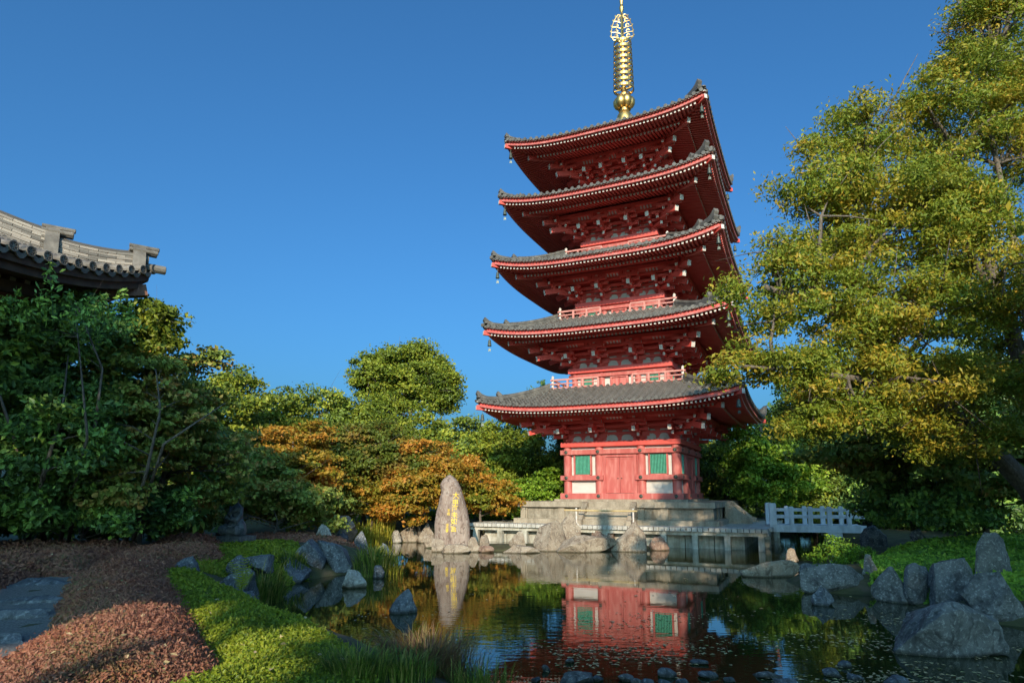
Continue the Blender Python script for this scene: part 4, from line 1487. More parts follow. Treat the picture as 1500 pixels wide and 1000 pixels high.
def tree(name, label, cat, blobs, lf, base=None, trunk_r=.18, bark='bark', dens=1.0, L=.2, Wd=None, clump=.55, per=60, flat=.55, limbs=14, seed=1, group=None, lean=None, up=.6, trunks=None, core=.35, lk=1.0, shoots=()):
    """tapering trunk and limbs reaching into a crown of many leaf sprays"""
    rng = np.random.default_rng(seed)
    Wd = Wd or L * .5
    C0 = sum((b[0] for b in blobs), Vector()) / len(blobs)
    if base is None: base = (C0.x, C0.y)
    zb = g1(*base) - .1
    root = tag(empty(name, (base[0], base[1], zb)), label, cat, group)
    org = Vector((base[0], base[1], zb))
    mb = MB(); allc = []
    for c, rx, ry, rz in blobs:
        area = (rx * ry + rx * rz + ry * rz) * 4.2
        n = max(5, int(area * dens / (clump * clump) * .42))
        u = rng.normal(size=(n, 3)); u /= np.linalg.norm(u, axis=1, keepdims=True)
        rr = core + (1 - core) * rng.random(n) ** .45
        rr *= 1 + .16 * np.sin(u[:, 0] * 5 + seed) * np.sin(u[:, 2] * 4 + u[:, 1] * 5)
        P = np.array(c) + u * rr[:, None] * np.array([rx, ry, rz])
        P = P[P[:, 2] > zb + .25]
        allc.append((P, np.array(c)))
        for p in P:
            m_ = max(6, int(per * rng.uniform(.5, 1.4)))
            cr = clump * rng.uniform(.6, 1.25)
            Q = p + np.clip(rng.normal(size=(m_, 3)), -2.2, 2.2) * np.array([cr, cr, cr * flat]) * .55
            T = np.clip(rng.uniform(0, .75) + rng.normal(size=m_) * .2, 0, 1)
            mb.leaves(Q - np.array(org), nvec(Q, np.array(c), rng, up), L, Wd, rng, 0, T)
    for sx_, y0_, y1_, sd_ in shoots:                    # long leafy shoots standing above the crown
        a, b = aty(sx_, y0_, sd_), aty(sx_ + rng.normal() * 6, y1_, sd_)
        for f in np.arange(0, 1.0, .045):
            q_ = a.lerp(b, f)
            for _ in range(4):
                r_ = .16 * (1.1 - f) + .03
                Q = np.array([q_]) + rng.normal(size=(1, 3)) * np.array([r_, r_, .05])
                mb.leaves(Q - np.array(org), rng.normal(size=(1, 3)) + np.array([[0, -.4, .5]]), L * .9, Wd * .8, rng, 0, rng.uniform(.3, 1))
        mb.tube([a - org, a.lerp(b, .5) - org, b - org], [.014, .01, .004], 4)
    mb.build('crown', LF[lf], root, tinted=True)
    tb = MB()
    AC = np.concatenate([a for a, _ in allc])
    zlow = min(b[0].z - b[3] for b in blobs)
    if trunks is None:
        top = Vector((C0.x, C0.y, max(b[0].z for b in blobs)))
        mid = org.lerp(top, .5) + Vector((rng.normal() * .25, rng.normal() * .2, 0))
        trunks = [[org, org.lerp(mid, .5) + Vector((rng.normal() * .1, 0, 0)), mid, top]]
    else:
        trunks = [[Vector(p) for p in t] for t in trunks]
    for ti_, tp in enumerate(trunks):
        n = len(tp)
        tr = trunk_r * (1 if ti_ < 2 else .42)
        tb.tube([p - org for p in tp], [tr * (1 - .78 * i / (n - 1)) for i in range(n)], 9)
    TS, TR = [], []                                      # points along the stems, with their radius
    for tp in trunks:
        for i in range(len(tp) - 1):
            for f in (0, .25, .5, .75):
                g_ = (i + f) / (len(tp) - 1)
                if g_ > .25:
                    TS.append(tp[i].lerp(tp[i + 1], f)); TR.append(trunk_r * (1 - .75 * g_))
    for q in range(limbs):
        p = Vector(AC[rng.integers(len(AC))])
        cost = [(p - a).length + max(0, a.z - p.z + .3) * .8 for a in TS]
        j = int(np.argmin(cost))
        a = TS[j]
        r = min(TR[j] * .55, .02 + .014 * (p - a).length) * lk
        dv = p - a
        m1 = a + dv * .35 + Vector((rng.normal() * .12, rng.normal() * .12, .14)) * dv.length * .6
        m2 = a + dv * .7 + Vector((rng.normal() * .1, rng.normal() * .1, .12)) * dv.length * .6
        tb.tube([a - org, m1 - org, m2 - org, p - org], [r, r * .75, r * .45, r * .12], 6)
        for w0 in (m1, m2, m2):
            p2 = w0.lerp(p, .6) + Vector(rng.normal(size=3)) * min(clump * 1.4, dv.length * .4)
            tb.tube([w0 - org, w0.lerp(p2, .5) - org + Vector((rng.normal() * .05, 0, .08)), p2 - org], [r * .4, r * .25, r * .08], 5)
    tb.build('trunk', M[bark], root, smooth=True)
    return root


# trees beyond the pond
G = 'evergreen trees behind the garden'
tree('round_tree', 'tall round crowned tree rising above the wood left of the pagoda', 'tree',
     [blob(597, 548, 72, 40, 58), blob(555, 552, 42, 34, 58), blob(640, 560, 40, 40, 58), blob(600, 530, 55, 26, 58), blob(655, 588, 24, 18, 57), blob(572, 588, 44, 22, 58)], 'ever2', trunk_r=.45, L=.27, Wd=.16, clump=.8, per=150, dens=1.1, seed=5, limbs=26, base=(-8.5, 58))
bgt = [
    ('evergreen tree with a high crown at the left end of the wood', [blob(345, 600, 48, 62, 40), blob(330, 572, 32, 36, 40)], 'ever2', 40),
    ('pale topped evergreen beside the dark left trees', [blob(405, 612, 50, 50, 47), blob(410, 660, 50, 50, 45)], 'ever2', 46),
    ('evergreen below the left edge of the round crowned tree', [blob(465, 608, 52, 44, 52), blob(470, 660, 60, 50, 50)], 'ever', 52),
    ('evergreen directly below the round crowned tree', [blob(540, 622, 52, 40, 54), blob(560, 610, 40, 32, 54), blob(540, 660, 60, 50, 52)], 'ever2', 54),
    ('yellow green evergreen right of the round tree stem', [blob(612, 640, 48, 44, 52), blob(600, 680, 55, 50, 50)], 'ever2', 52),
    ('dark evergreen above the monolith', [blob(668, 655, 46, 42, 52), blob(680, 690, 50, 50, 49)], 'ever', 52),
    ('evergreen between the monolith and the pagoda roof', [blob(738, 652, 48, 44, 53), blob(738, 690, 55, 60, 50)], 'ever2', 52),
    ('dark evergreen close to the left wall of the pagoda', [blob(796, 668, 40, 54, 52), blob(800, 705, 44, 44, 49)], 'ever', 52),
    ('dark green shrub tree right behind the pagoda corner', [blob(1050, 680, 40, 50, 52), blob(1060, 715, 40, 34, 50)], 'ever', 52),
    ('bright green rounded tree behind the deck end', [blob(1120, 690, 52, 46, 44), blob(1095, 665, 36, 34, 44), blob(1160, 710, 40, 40, 43)], 'lime', 44),
    ('evergreen behind the left half of the footbridge', [blob(1200, 680, 60, 60, 48), blob(1180, 730, 50, 40, 45)], 'ever', 48),
    ('evergreen behind the right half of the footbridge', [blob(1275, 670, 60, 70, 46), blob(1280, 730, 60, 40, 43)], 'dark', 46),
    ('tall sunlit tree rising behind the left half of the footbridge', [blob(1195, 600, 66, 60, 50), blob(1180, 640, 60, 50, 50)], 'ever2', 50),
    ('tall sunlit tree rising behind the right half of the footbridge', [blob(1290, 575, 80, 66, 51), blob(1300, 630, 80, 50, 51)], 'ever2', 51),
    ('tall sunlit tree behind the dark right bank trees', [blob(1400, 570, 80, 70, 48), blob(1410, 630, 80, 50, 48)], 'ever2', 48),
    ('dark evergreen far behind the right bank', [blob(1370, 660, 80, 80, 42), blob(1360, 725, 70, 50, 40)], 'dark', 42),
    ('dark evergreen at the right edge behind the upright stone', [blob(1470, 650, 80, 90, 38), blob(1460, 730, 70, 50, 36)], 'dark', 38)]
for j, (lab, bl, lf, d) in enumerate(bgt):
    tree('evergreen_tree', lab, 'tree', bl, lf, trunk_r=.22, L=.26, Wd=.155, clump=.72, per=125, dens=1.0, seed=20 + j, limbs=10, group=G, bark='barkd')
for j, (px, py, d) in enumerate([(870, 690, 56), (960, 690, 56), (700, 700, 60), (450, 690, 58), (350, 690, 52), (1030, 690, 62), (1150, 640, 60), (1260, 630, 60), (1400, 630, 56), (250, 680, 44)]):
    tree('evergreen_tree', ['evergreen hidden behind the left half of the pagoda wall', 'evergreen hidden behind the right half of the pagoda wall', 'low evergreen deep in the wood behind the monolith', 'low evergreen deep in the wood behind the orange maples', 'low evergreen deep in the wood behind the dark left trees', 'low evergreen in the gap right of the pagoda wall', 'evergreen far behind the bright green rounded tree', 'evergreen far behind the footbridge', 'evergreen far behind the dark right trees', 'low evergreen in the gap between the left trees'][j],
         'tree', [blob(px, py, 75, 48, d), blob(px + 20, py + 34, 70, 40, d - 2)], 'ever' if j % 2 else 'dark', trunk_r=.22, L=.42, Wd=.25, clump=.9, per=70, dens=.9, seed=70 + j, limbs=6, group=G, bark='barkd')
tree('slender_tree', 'dark spiky treetop peeping over the lowest pagoda roof', 'tree', [blob(795, 568, 5, 16, 60), blob(783, 576, 9, 9, 60), blob(806, 580, 8, 8, 60), blob(795, 600, 16, 16, 60)], 'dark', trunk_r=.15, L=.2, clump=.35, per=26, seed=8, limbs=8, bark='barkd')
UG = 'low shrubs along the back of the pond'
for j, (px, py, rx, ry, d, lab) in enumerate([(470, 765, 50, 22, 40, 'low shrub behind the half sunlit rock'), (560, 772, 50, 18, 43, 'low shrub behind the sunlit yellow grass'), (640, 770, 50, 22, 44, 'low shrub hidden behind the monolith'), (720, 762, 40, 20, 47, 'low shrub left of the podium'), (1090, 765, 40, 20, 55, 'low shrub behind the podium side stairs'),
                                              (1150, 772, 46, 20, 52, 'low shrub seen under the left end of the footbridge'), (1215, 772, 46, 20, 50, 'low shrub seen under the middle of the footbridge'), (1280, 772, 46, 24, 47, 'low shrub seen under the right end of the footbridge'), (1360, 765, 60, 26, 40, 'low shrub in the dark behind the right ground cover'), (1470, 760, 70, 30, 34, 'low shrub in the dark at the right edge')]):
    tree('low_shrub', lab, 'shrub', [blob(px, py, rx, ry, d)], 'lime' if 500 < px < 760 else 'dark', trunk_r=.05, L=.24, Wd=.14, clump=.5, per=60, dens=1.3, seed=150 + j, limbs=5, group=UG, bark='barkd', base=tuple(aty(px, py, d))[:2])
MG = 'maples turning colour behind the pond'
mp = [('orange maple spreading over the back shore, brightest of the maples', [blob(545, 650, 62, 32, 41), blob(500, 655, 50, 34, 40), blob(575, 680, 60, 30, 39), blob(530, 690, 60, 34, 39)], 'maple_o'),
      ('orange and green maple just left of the monolith', [blob(615, 672, 46, 34, 40), blob(640, 700, 40, 34, 39), blob(600, 715, 50, 34, 38)], 'maple_g'),
      ('green and gold maple low over the back shore', [blob(545, 728, 58, 30, 39), blob(500, 720, 46, 30, 38), blob(590, 745, 40, 22, 38)], 'maple_g'),
      ('rusty maple bush right behind the monolith', [blob(692, 705, 34, 32, 41), blob(720, 730, 40, 26, 41)], 'maple_g'),
      ('bright green maple bush between monolith and podium', [blob(765, 730, 46, 26, 46), blob(800, 720, 34, 34, 46), blob(735, 745, 40, 18, 44)], 'lime'),
      ('gold brown maple beside the dark left trees', [blob(432, 650, 46, 40, 35), blob(400, 690, 56, 44, 33), blob(450, 700, 40, 40, 33)], 'maple_g'),
      ('small orange maple high among the dark left trees', [blob(335, 640, 22, 20, 30), blob(320, 665, 24, 20, 30)], 'maple_o')]
for j, (lab, bl, lf) in enumerate(mp):
    tree('maple_tree', lab, 'maple', bl, lf, trunk_r=.14, L=.2, Wd=.135, clump=.6, per=135, flat=.3, dens=1.35, seed=40 + j, limbs=16, up=1.1, group=MG)

# the dark trees on the left
def T3(pts): return [atz(x, y, 1.6) if d is None else aty(x, y, d) for x, y, d in pts]


DG = 'dark trees in front of the temple hall'
tree('dark_tree', 'dark glossy leaved tree with pale slanting stem at the left edge', 'tree', [blob(40, 560, 95, 90, 17.6), blob(20, 680, 90, 80, 17), blob(110, 640, 70, 70, 17), blob(20, 745, 50, 28, 17)], 'dark', L=.18, Wd=.095, clump=.36, per=84, dens=1.0, seed=61, limbs=16, trunk_r=.07, bark='bark', group=DG,
     trunks=[T3([(40, 790, None), (65, 690, 16.1), (90, 610, 16.4), (100, 520, 17)]), T3([(65, 790, None), (20, 640, 15.8), (-20, 520, 16.4)])])
tree('dark_tree', 'tallest dark tree with shoots reaching up to the temple eave', 'tree', [blob(110, 490, 80, 60, 18), blob(60, 480, 70, 50, 18), blob(110, 440, 30, 22, 17.8)], 'dark', L=.18, Wd=.085, clump=.32, per=74, dens=.95, seed=62, limbs=18, trunk_r=.055, bark='bark', shoots=[(78, 470, 384, 15), (60, 470, 432, 15), (18, 480, 424, 15), (40, 480, 440, 15), (110, 480, 428, 15.4), (128, 480, 434, 15.6), (150, 480, 432, 16), (172, 480, 424, 16.4), (186, 480, 446, 16.6), (8, 470, 436, 14.8)], group=DG,
     trunks=[T3([(100, 792, None), (140, 620, 16.6), (150, 540, 17), (110, 440, 16.8)]), T3([(88, 792, None), (128, 640, 16), (110, 450, 17)])])
tree('dark_tree', 'yellow green leaved tree under the temple eave corner', 'tree', [blob(215, 475, 46, 34, 19.5), blob(190, 500, 50, 40, 19.5), blob(235, 510, 30, 40, 19.5)], 'ever2', L=.17, Wd=.1, clump=.36, per=80, dens=.95, seed=63, limbs=14, trunk_r=.1, group=DG, base=tuple(atz(205, 788, 1.6))[:2])
tree('dark_tree', 'dull olive maple with pale forked stem in the left shade', 'tree', [blob(200, 560, 80, 60, 19), blob(180, 640, 80, 70, 18.6), blob(250, 620, 60, 60, 19.6), blob(150, 720, 60, 40, 18)], 'dull', L=.16, Wd=.11, clump=.4, per=100, flat=.3, up=1.1, dens=1.0, seed=64, limbs=20, trunk_r=.06, bark='bark', group=DG,
     trunks=[T3([(185, 790, None), (215, 690, 17.6), (235, 600, 17.9), (228, 540, 18)]), T3([(195, 790, None), (240, 650, 17.6), (330, 590, 18.4)])])
tree('dark_tree', 'dull reddish maple whose tip stands against the sky', 'tree', [blob(270, 565, 50, 56, 21), blob(305, 525, 22, 14, 21), blob(280, 620, 60, 60, 21.6), blob(300, 680, 70, 60, 22)], 'dull', L=.16, Wd=.11, clump=.42, per=95, flat=.35, up=1.1, dens=1.0, seed=65, limbs=18, trunk_r=.12, group=DG,
     trunks=[T3([(200, 785, None), (240, 700, 21), (260, 600, 21), (300, 530, 21)])])
tree('dark_tree', 'low dark shrub tree behind the bronze statue', 'tree', [blob(350, 685, 66, 50, 29), blob(390, 720, 60, 40, 29), blob(330, 730, 60, 36, 29)], 'dull', L=.2, Wd=.14, clump=.5, per=95, flat=.35, up=1.1, dens=1.1, seed=66, limbs=16, trunk_r=.1, group=DG)
tree('dark_tree', 'dark leafy shrub low at the foot of the left trees', 'shrub', [blob(165, 752, 34, 24, 18), blob(60, 755, 40, 24, 17.4), blob(20, 774, 50, 14, 22), blob(245, 745, 34, 30, 20)], 'dark', L=.17, Wd=.1, clump=.34, per=80, dens=1.0, seed=67, limbs=12, trunk_r=.05, group=DG)
tree('dark_tree', 'dark shrub between the statue and the back shore', 'shrub', [blob(430, 735, 60, 34, 30), blob(470, 745, 40, 26, 31), blob(270, 752, 44, 26, 25)], 'dull', L=.2, Wd=.13, clump=.48, per=90, dens=1.1, seed=68, limbs=12, trunk_r=.06, group=DG)
tree('dark_tree', 'deep shaded tree filling the gap behind the left stems', 'tree', [blob(100, 640, 150, 110, 24), blob(260, 690, 90, 90, 27), blob(120, 750, 150, 40, 23)], 'dark', L=.38, Wd=.22, clump=.8, per=80, dens=1., seed=69, limbs=8, trunk_r=.2, group=DG)

# the big tree on the right
ZK = 1.6
zb_ = [blob(1455, 50, 88, 80, 13.6 * ZK), blob(1480, -30, 70, 60, 13.6 * ZK), blob(1415, 165, 100, 90, 13 * ZK), blob(1500, 170, 80, 100, 13.8 * ZK), blob(1265, 195, 80, 62, 12.6 * ZK), blob(1205, 265, 72, 66, 12.2 * ZK), blob(1330, 310, 130, 90, 12.6 * ZK), blob(1150, 365, 52, 46, 11.8 * ZK),
       blob(1078, 420, 22, 22, 11.2 * ZK), blob(1056, 540, 22, 18, 10.6 * ZK), blob(1110, 520, 48, 20, 11 * ZK), blob(1185, 425, 82, 56, 11.8 * ZK), blob(1300, 450, 120, 74, 12.2 * ZK), blob(1440, 400, 110, 110, 13 * ZK), blob(1500, 500, 80, 90, 13.5 * ZK), blob(1170, 545, 80, 36, 11.4 * ZK), blob(1320, 555, 120, 46, 12 * ZK), blob(1450, 560, 90, 50, 12.6 * ZK), blob(1230, 600, 80, 34, 11.8 * ZK), blob(1400, 640, 110, 36, 12.4 * ZK), blob(1130, 470, 42, 34, 11.4 * ZK), blob(1240, 525, 70, 34, 11.8 * ZK), blob(1240, 330, 70, 60, 12.4 * ZK), blob(1390, 300, 80, 60, 12.8 * ZK), blob(1190, 620, 60, 20, 11.6 * ZK)]
zt_ = [T3([(1560, 800, 13.4 * ZK), (1505, 712, 13.2 * ZK), (1440, 645, 12.9 * ZK), (1372, 590, 12.6 * ZK), (1300, 520, 12.3 * ZK), (1210, 450, 12 * ZK), (1120, 420, 11.6 * ZK)]),
       T3([(1560, 800, 13.4 * ZK), (1530, 640, 13.5 * ZK), (1480, 480, 13.4 * ZK), (1430, 330, 13.2 * ZK), (1390, 200, 13 * ZK)]),
       T3([(1530, 640, 13.5 * ZK), (1495, 400, 13.6 * ZK), (1450, 190, 13.6 * ZK), (1462, 60, 13.6 * ZK)]),
       T3([(1372, 590, 12.6 * ZK), (1290, 560, 12 * ZK), (1190, 545, 11.4 * ZK), (1080, 535, 10.8 * ZK)]),
       T3([(1480, 480, 13.4 * ZK), (1410, 350, 13 * ZK), (1330, 290, 12.7 * ZK), (1240, 230, 12.4 * ZK)])]
tree('zelkova_tree', 'big spreading tree with yellowing leaves on the right bank', 'tree', zb_, 'zelk', base=(zt_[0][0].x, zt_[0][0].y), L=.145, Wd=.062, clump=.57, per=195, flat=.48, dens=1.22, seed=91, limbs=150, trunk_r=.38, lk=1.5, up=.7, trunks=zt_, core=.25)
tree('zelkova_tree', 'unseen tree added right of the big spreading tree to shade bridge and bank', 'tree', [(Vector((15.2, 12.5, 9.0)), 3.0, 3.0, 3.0), (Vector((19, 11.5, 9.5)), 3.4, 3.2, 3.6), (Vector((16.5, 9, 8)), 3.0, 2.6, 2.6), (Vector((15.0, 12.8, 5.4)), 2.4, 2.4, 2.2)], 'zelk', base=(17.5, 11.5), L=.3, Wd=.16, clump=.7, per=70, dens=1.1, seed=95, limbs=14, trunk_r=.28)  # unseen tree, added to shade the footbridge and the right bank stones
tree('shade_tree', 'dark understorey maple in the shade below the big right tree', 'tree', [blob(1330, 655, 130, 46, 26), blob(1440, 690, 100, 60, 25), blob(1250, 665, 80, 36, 27), blob(1500, 650, 80, 60, 25)], 'dull', L=.24, Wd=.16, clump=.6, per=100, flat=.3, up=1.1, dens=1.0, seed=92, limbs=24, trunk_r=.16, bark='barkd', base=(18.5, 25.5))
tree('shade_tree', 'low dark shrub tree beside the right end of the footbridge', 'shrub', [blob(1320, 735, 60, 40, 27), blob(1400, 745, 80, 30, 25), blob(1290, 700, 40, 40, 29)], 'dark', L=.2, Wd=.12, clump=.45, per=90, dens=1.1, seed=93, limbs=10, trunk_r=.08, bark='barkd')
tree('leafy_bush', 'small leafy green bush at the water before the footbridge', 'bush', [blob(1228, 815, 36, 20, 25), blob(1250, 818, 30, 18, 24.5), blob(1225, 795, 14, 12, 25)], 'cover', L=.11, Wd=.06, clump=.22, per=34, dens=1.2, seed=94, limbs=10, trunk_r=.03, core=.6)


# ------------------------------------------------------------------ clipped hedges and ground cover
def hedge(name, label, poly, lf, L, dens, seed, edge=.3, cat='hedge', rough=.03, asp=.5):
    """clipped growth: poly holds the outline of its top as (x, y, height)"""
    rng = np.random.default_rng(seed)
    PP = np.array(poly, float)
    P = PP[:, :2]
    lo, hi = P.min(0), P.max(0)
    c = P.mean(0)

    def top(x, y):
        d = np.clip(-sdist(x, y, P), 0, None)
        wsum = np.zeros(x.shape); zs = np.zeros(x.shape)
        for q in PP:
            w_ = 1 / ((x - q[0]) ** 2 + (y - q[1]) ** 2 + .05)
            wsum += w_; zs += w_ * q[2]
        g = gz(x, y)
        return g + np.maximum(zs / wsum - g, .08) * (1 - np.exp(-d / edge)) + rough * wob(x, y, 1.4) * (1 - np.exp(-d / edge)), d
    n = int(np.prod(hi - lo) * dens)
    x, y = rng.uniform(lo[0], hi[0], n), rng.uniform(lo[1], hi[1], n)
    dist = np.hypot(x, y)
    pr = np.clip((7.0 / np.maximum(dist, 1)) ** 1.5, .02, 1)      # nearer growth is finer
    keep = rng.random(n) < pr
    x, y, dist = x[keep], y[keep], dist[keep]
    z, d = top(x, y)
    keep = (-sdist(x, y, P) > -.1 + .22 * rng.random(len(x)) ** 2 - .1 * wob(x, y, 3)) & (rng.random(len(x)) < np.clip(.45 + 1.1 * np.exp(-d / edge), 0, 1))
    x, y, z, d, dist = x[keep], y[keep], z[keep], d[keep], dist[keep]
    e = .03
    gx_ = (top(x + e, y)[0] - top(x - e, y)[0]) / (2 * e)
    gy_ = (top(x, y + e)[0] - top(x, y - e)[0]) / (2 * e)
    Nn = np.stack([-gx_, -gy_, np.ones_like(gx_)], 1)
    Nn /= np.linalg.norm(Nn, axis=1, keepdims=True)
    sz = (np.maximum(dist, 4.5) / 7.0) ** .8
    fall = rng.random((len(x), 1)) * np.exp(-d / edge)[:, None]
    pos = np.stack([x, y, z], 1) + Nn * (rng.normal(size=(len(x), 1)) * .035)
    pos[:, 2] -= fall[:, 0] * np.clip(z - gz(x, y), 0, 2) * .8
    tw = np.clip(.5 + .35 * wob(x, y, .9) + rng.normal(size=len(x)) * .22, 0, 1)
    org = np.array([c[0], c[1], float(gz(c[:1], c[1:2])[0])])
    mb = MB()
    mb.leaves(pos - org, Nn * .35 + np.array([0, -.5, .1]) + rng.normal(size=pos.shape) * np.array([.7, .7, .35]), (L * sz)[:, None], (L * asp * sz)[:, None], rng, 0, tw)
    q_ = rng.random(len(x)) < 2.2 * np.prod(hi - lo) / max(len(x), 1) * .6      # a few dead leaves caught on top
    mb.leaves(pos[q_] - org + np.array([0, 0, .03]), np.array([0, -.3, 1.0]) + rng.normal(size=(q_.sum(), 3)) * .3, .07, .045, rng, 1, rng.random(q_.sum()))
    o = mb.build(name, [LF[lf], LF['litter']], tinted=True)
    o.location = org
    tag(o, label, cat)
    mb = MB()                                            # twiggy inner mass below the leaves
    k = 60
    gx2, gy2 = np.meshgrid(np.linspace(lo[0], hi[0], k), np.linspace(lo[1], hi[1], k), indexing='ij')
    zz, dd = top(gx2, gy2)
    ix = np.arange(k * k).reshape(k, k)
    Q = np.stack([ix[:-1, :-1], ix[1:, :-1], ix[1:, 1:], ix[:-1, 1:]], -1).reshape(-1, 4)
    Q = Q[(dd.ravel() > .02)[Q].all(1)]
    mb.add(np.stack([gx2, gy2, zz - .06], -1).reshape(-1, 3) - org, Q)
    mb.build('inner_twigs', M['twig_' + lf], o, smooth=True)
    return o


M['twig_az_red'] = surf('red_hedge_twigs', (.05, .025, .018), (.1, .045, .03), 20, .9, .6, .02)
M['twig_az_green'] = surf('green_hedge_twigs', (.03, .04, .012), (.05, .075, .015), 20, .9, .6, .02)
M['twig_cover'] = surf('cover_twigs', (.02, .04, .012), (.035, .065, .015), 20, .9, .6, .02)


def PZ(pts, z=1.45): return [(*pw(p[0], p[1], p[2] if len(p) > 2 else z), p[2] if len(p) > 2 else z) for p in pts]


hedge('azalea_hedge', 'large rust red azalea mound between the stone path and the pond',
      PZ([(-190, 1060), (-140, 985), (0, 932), (84, 890), (100, 850), (130, 815), (185, 799), (260, 792), (320, 790), (332, 800), (262, 812), (245, 830), (262, 850), (290, 890), (330, 932), (300, 955), (215, 978), (130, 1012), (60, 1060)]), 'az_red', .04, 12000, 1, edge=.3, asp=.36)
hedge('azalea_hedge', 'rust red azalea bank left of the stone path', PZ([(-260, 800), (-100, 793), (60, 790), (180, 790), (215, 793), (150, 815), (112, 828), (60, 826), (0, 838), (-60, 862), (-200, 880)], 1.5), 'az_red', .042, 9000, 2, edge=.25)
hedge('azalea_hedge', 'red azalea mound carrying the bronze statue', PZ([(318, 788, 1.3), (360, 780, 1.25), (430, 777, 1.2), (490, 783, 1.05), (524, 797, .85), (516, 804, .8), (440, 797, 1.0), (380, 796, 1.05), (330, 798, 1.15)]), 'az_red', .042, 9000, 3, edge=.35)
hedge('azalea_hedge', 'green azalea slope running down to the water at the bottom', PZ([(60, 1070, 1.4), (130, 1008, 1.4), (215, 975, 1.4), (300, 952, 1.38), (330, 932, 1.36), (300, 895, 1.4), (262, 850, 1.4), (236, 824, 1.42), (290, 832, 1.2), (348, 876, .85), (380, 908, .65), (430, 930, .7), (490, 955, .75), (536, 1000, .85), (560, 1070, .9)]), 'az_green', .04, 9500, 4, edge=.3)
hedge('azalea_hedge', 'green azalea clump around the dark rocks below the statue', PZ([(262, 810, 1.3), (300, 799, 1.2), (335, 797, 1.1), (385, 797, 1.0), (428, 801, .9), (452, 828, .55), (446, 838, .4), (405, 848, .38), (352, 830, .7), (345, 846, .6), (312, 846, .8), (282, 834, 1.1)]), 'az_green', .042, 8000, 5, edge=.3)
hedge('low_hedge', 'dark clipped hedge in shade left of the statue', PZ([(215, 784, 1.6), (240, 775, 1.75), (320, 773, 1.75), (332, 781, 1.6), (300, 789, 1.55), (240, 790, 1.55)]), 'az_red', .05, 5200, 6, edge=.4)
hedge('ground_cover', 'low green ground cover sloping down the right bank', PZ([(1262, 815, .75), (1290, 806, .9), (1330, 800, 1.0), (1420, 796, 1.1), (1560, 800, 1.1), (1620, 850, 1.0), (1500, 850, .95), (1440, 850, .85), (1360, 850, .75), (1320, 845, .6), (1280, 850, .5)]), 'cover', .06, 5200, 7, edge=.4, cat='ground cover')
hedge('ground_cover', 'higher green ground cover behind the right bank boulders', PZ([(1290, 797, 1.0), (1330, 783, 1.3), (1420, 777, 1.4), (1560, 780, 1.4), (1600, 806, 1.15), (1420, 800, 1.1), (1320, 803, 1.0)]), 'cover', .06, 5200, 8, edge=.4, cat='ground cover')


# ------------------------------------------------------------------ grasses
def tuft(name, label, px, py, z, n, h, spread, lf, seed, cat='grass tuft', group=None, lean=.5, w=.012):
    rng = np.random.default_rng(seed)
    c = atz(px, py, z)
    zc = g1(c.x, c.y) - .04
    mb = MB()
    V, Fs, T = [], [], []
    for i in range(n):
        a = rng.uniform(0, 2 * math.pi); r = spread * rng.random() ** .6
        x, y = r * math.cos(a), r * math.sin(a)
        b = g1(c.x + x, c.y + y) - zc - .02 if i % 4 == 0 or i == 0 else b
        hh = h * rng.uniform(.5, 1.15)
        dx, dy = math.cos(a) * lean * rng.uniform(.2, 1.1) + rng.normal() * .15, math.sin(a) * lean * rng.uniform(.2, 1.1) + rng.normal() * .15
        s = np.array([-dy, dx, 0]); s = s / (np.linalg.norm(s) + 1e-6) * w
        base = len(V)
        for f, wf in ((0, 1), (.4, .9), (.75, .6), (1, .05)):
            p = np.array([x + dx * hh * f * f, y + dy * hh * f * f, b + hh * (f - .28 * f * f * f)])
            V += [p - s * wf, p + s * wf]
        for q in range(3):
            k = base + q * 2
            Fs.append((k, k + 1, k + 3, k + 2)); T.append(rng.uniform(0, 1) if q == 0 else T[-1])
    mb.add(V, Fs, 0, np.array(T))
    o = mb.build(name, LF[lf], tinted=True)
    o.location = (c.x, c.y, zc)
    return tag(o, label, cat, group)


tuft('grass_tuft', 'big fine leaved grass tuft hanging over the left shore rocks', 382, 866, .35, 700, 1.0, .6, 'grass', 1, w=.012)
tuft('grass_tuft', 'dark grass between the wedge rock and the shore pair', 428, 838, .35, 420, .6, .45, 'grass', 13, w=.014)
tuft('grass_tuft', 'grass tuft at the water behind the pale pyramid rock', 548, 838, .2, 420, .8, .75, 'grass', 2, w=.016)
tuft('grass_tuft', 'yellowing grass at the right end of the left shore', 566, 838, .15, 300, .7, .6, 'grassgold', 3, w=.016)
tuft('grass_tuft', 'sunlit yellow grass clump in front of the back shore maples', 560, 792, .2, 420, .9, .75, 'grassgold', 4, w=.025)
tuft('grass_tuft', 'second sunlit yellow grass clump beside the half lit rock', 535, 785, .6, 400, 1.2, .9, 'grassgold', 5, w=.025)
tuft('grass_tuft', 'dark grass tuft at the bottom edge beside the green azalea', 520, 1006, .85, 620, .4, .42, 'grass', 6, w=.006)
tuft('grass_tuft', 'dark grass tuft on the near shore at the bottom centre', 585, 1014, .75, 560, .36, .4, 'grass', 7, w=.006)
tuft('dry_plant', 'brownish dry plant mound on the near shore behind the grass', 622, 985, .62, 1500, .5, .6, 'grassdry', 8, cat='dry plant', lean=.9, w=.006)
tuft('dry_plant', 'thin dry stems leaning over the water right of the dry mound', 672, 996, .5, 600, .5, .4, 'grassdry', 9, cat='dry plant', lean=.7, w=.005)
tuft('grass_tuft', 'green grass tuft at the bottom edge right of the dry plants', 705, 1018, .6, 420, .36, .4, 'grass', 10, w=.006)
tuft('grass_tuft', 'short green grass at the foot of the largest right boulder', 1412, 956, .15, 160, .22, .3, 'grass', 12, w=.008)

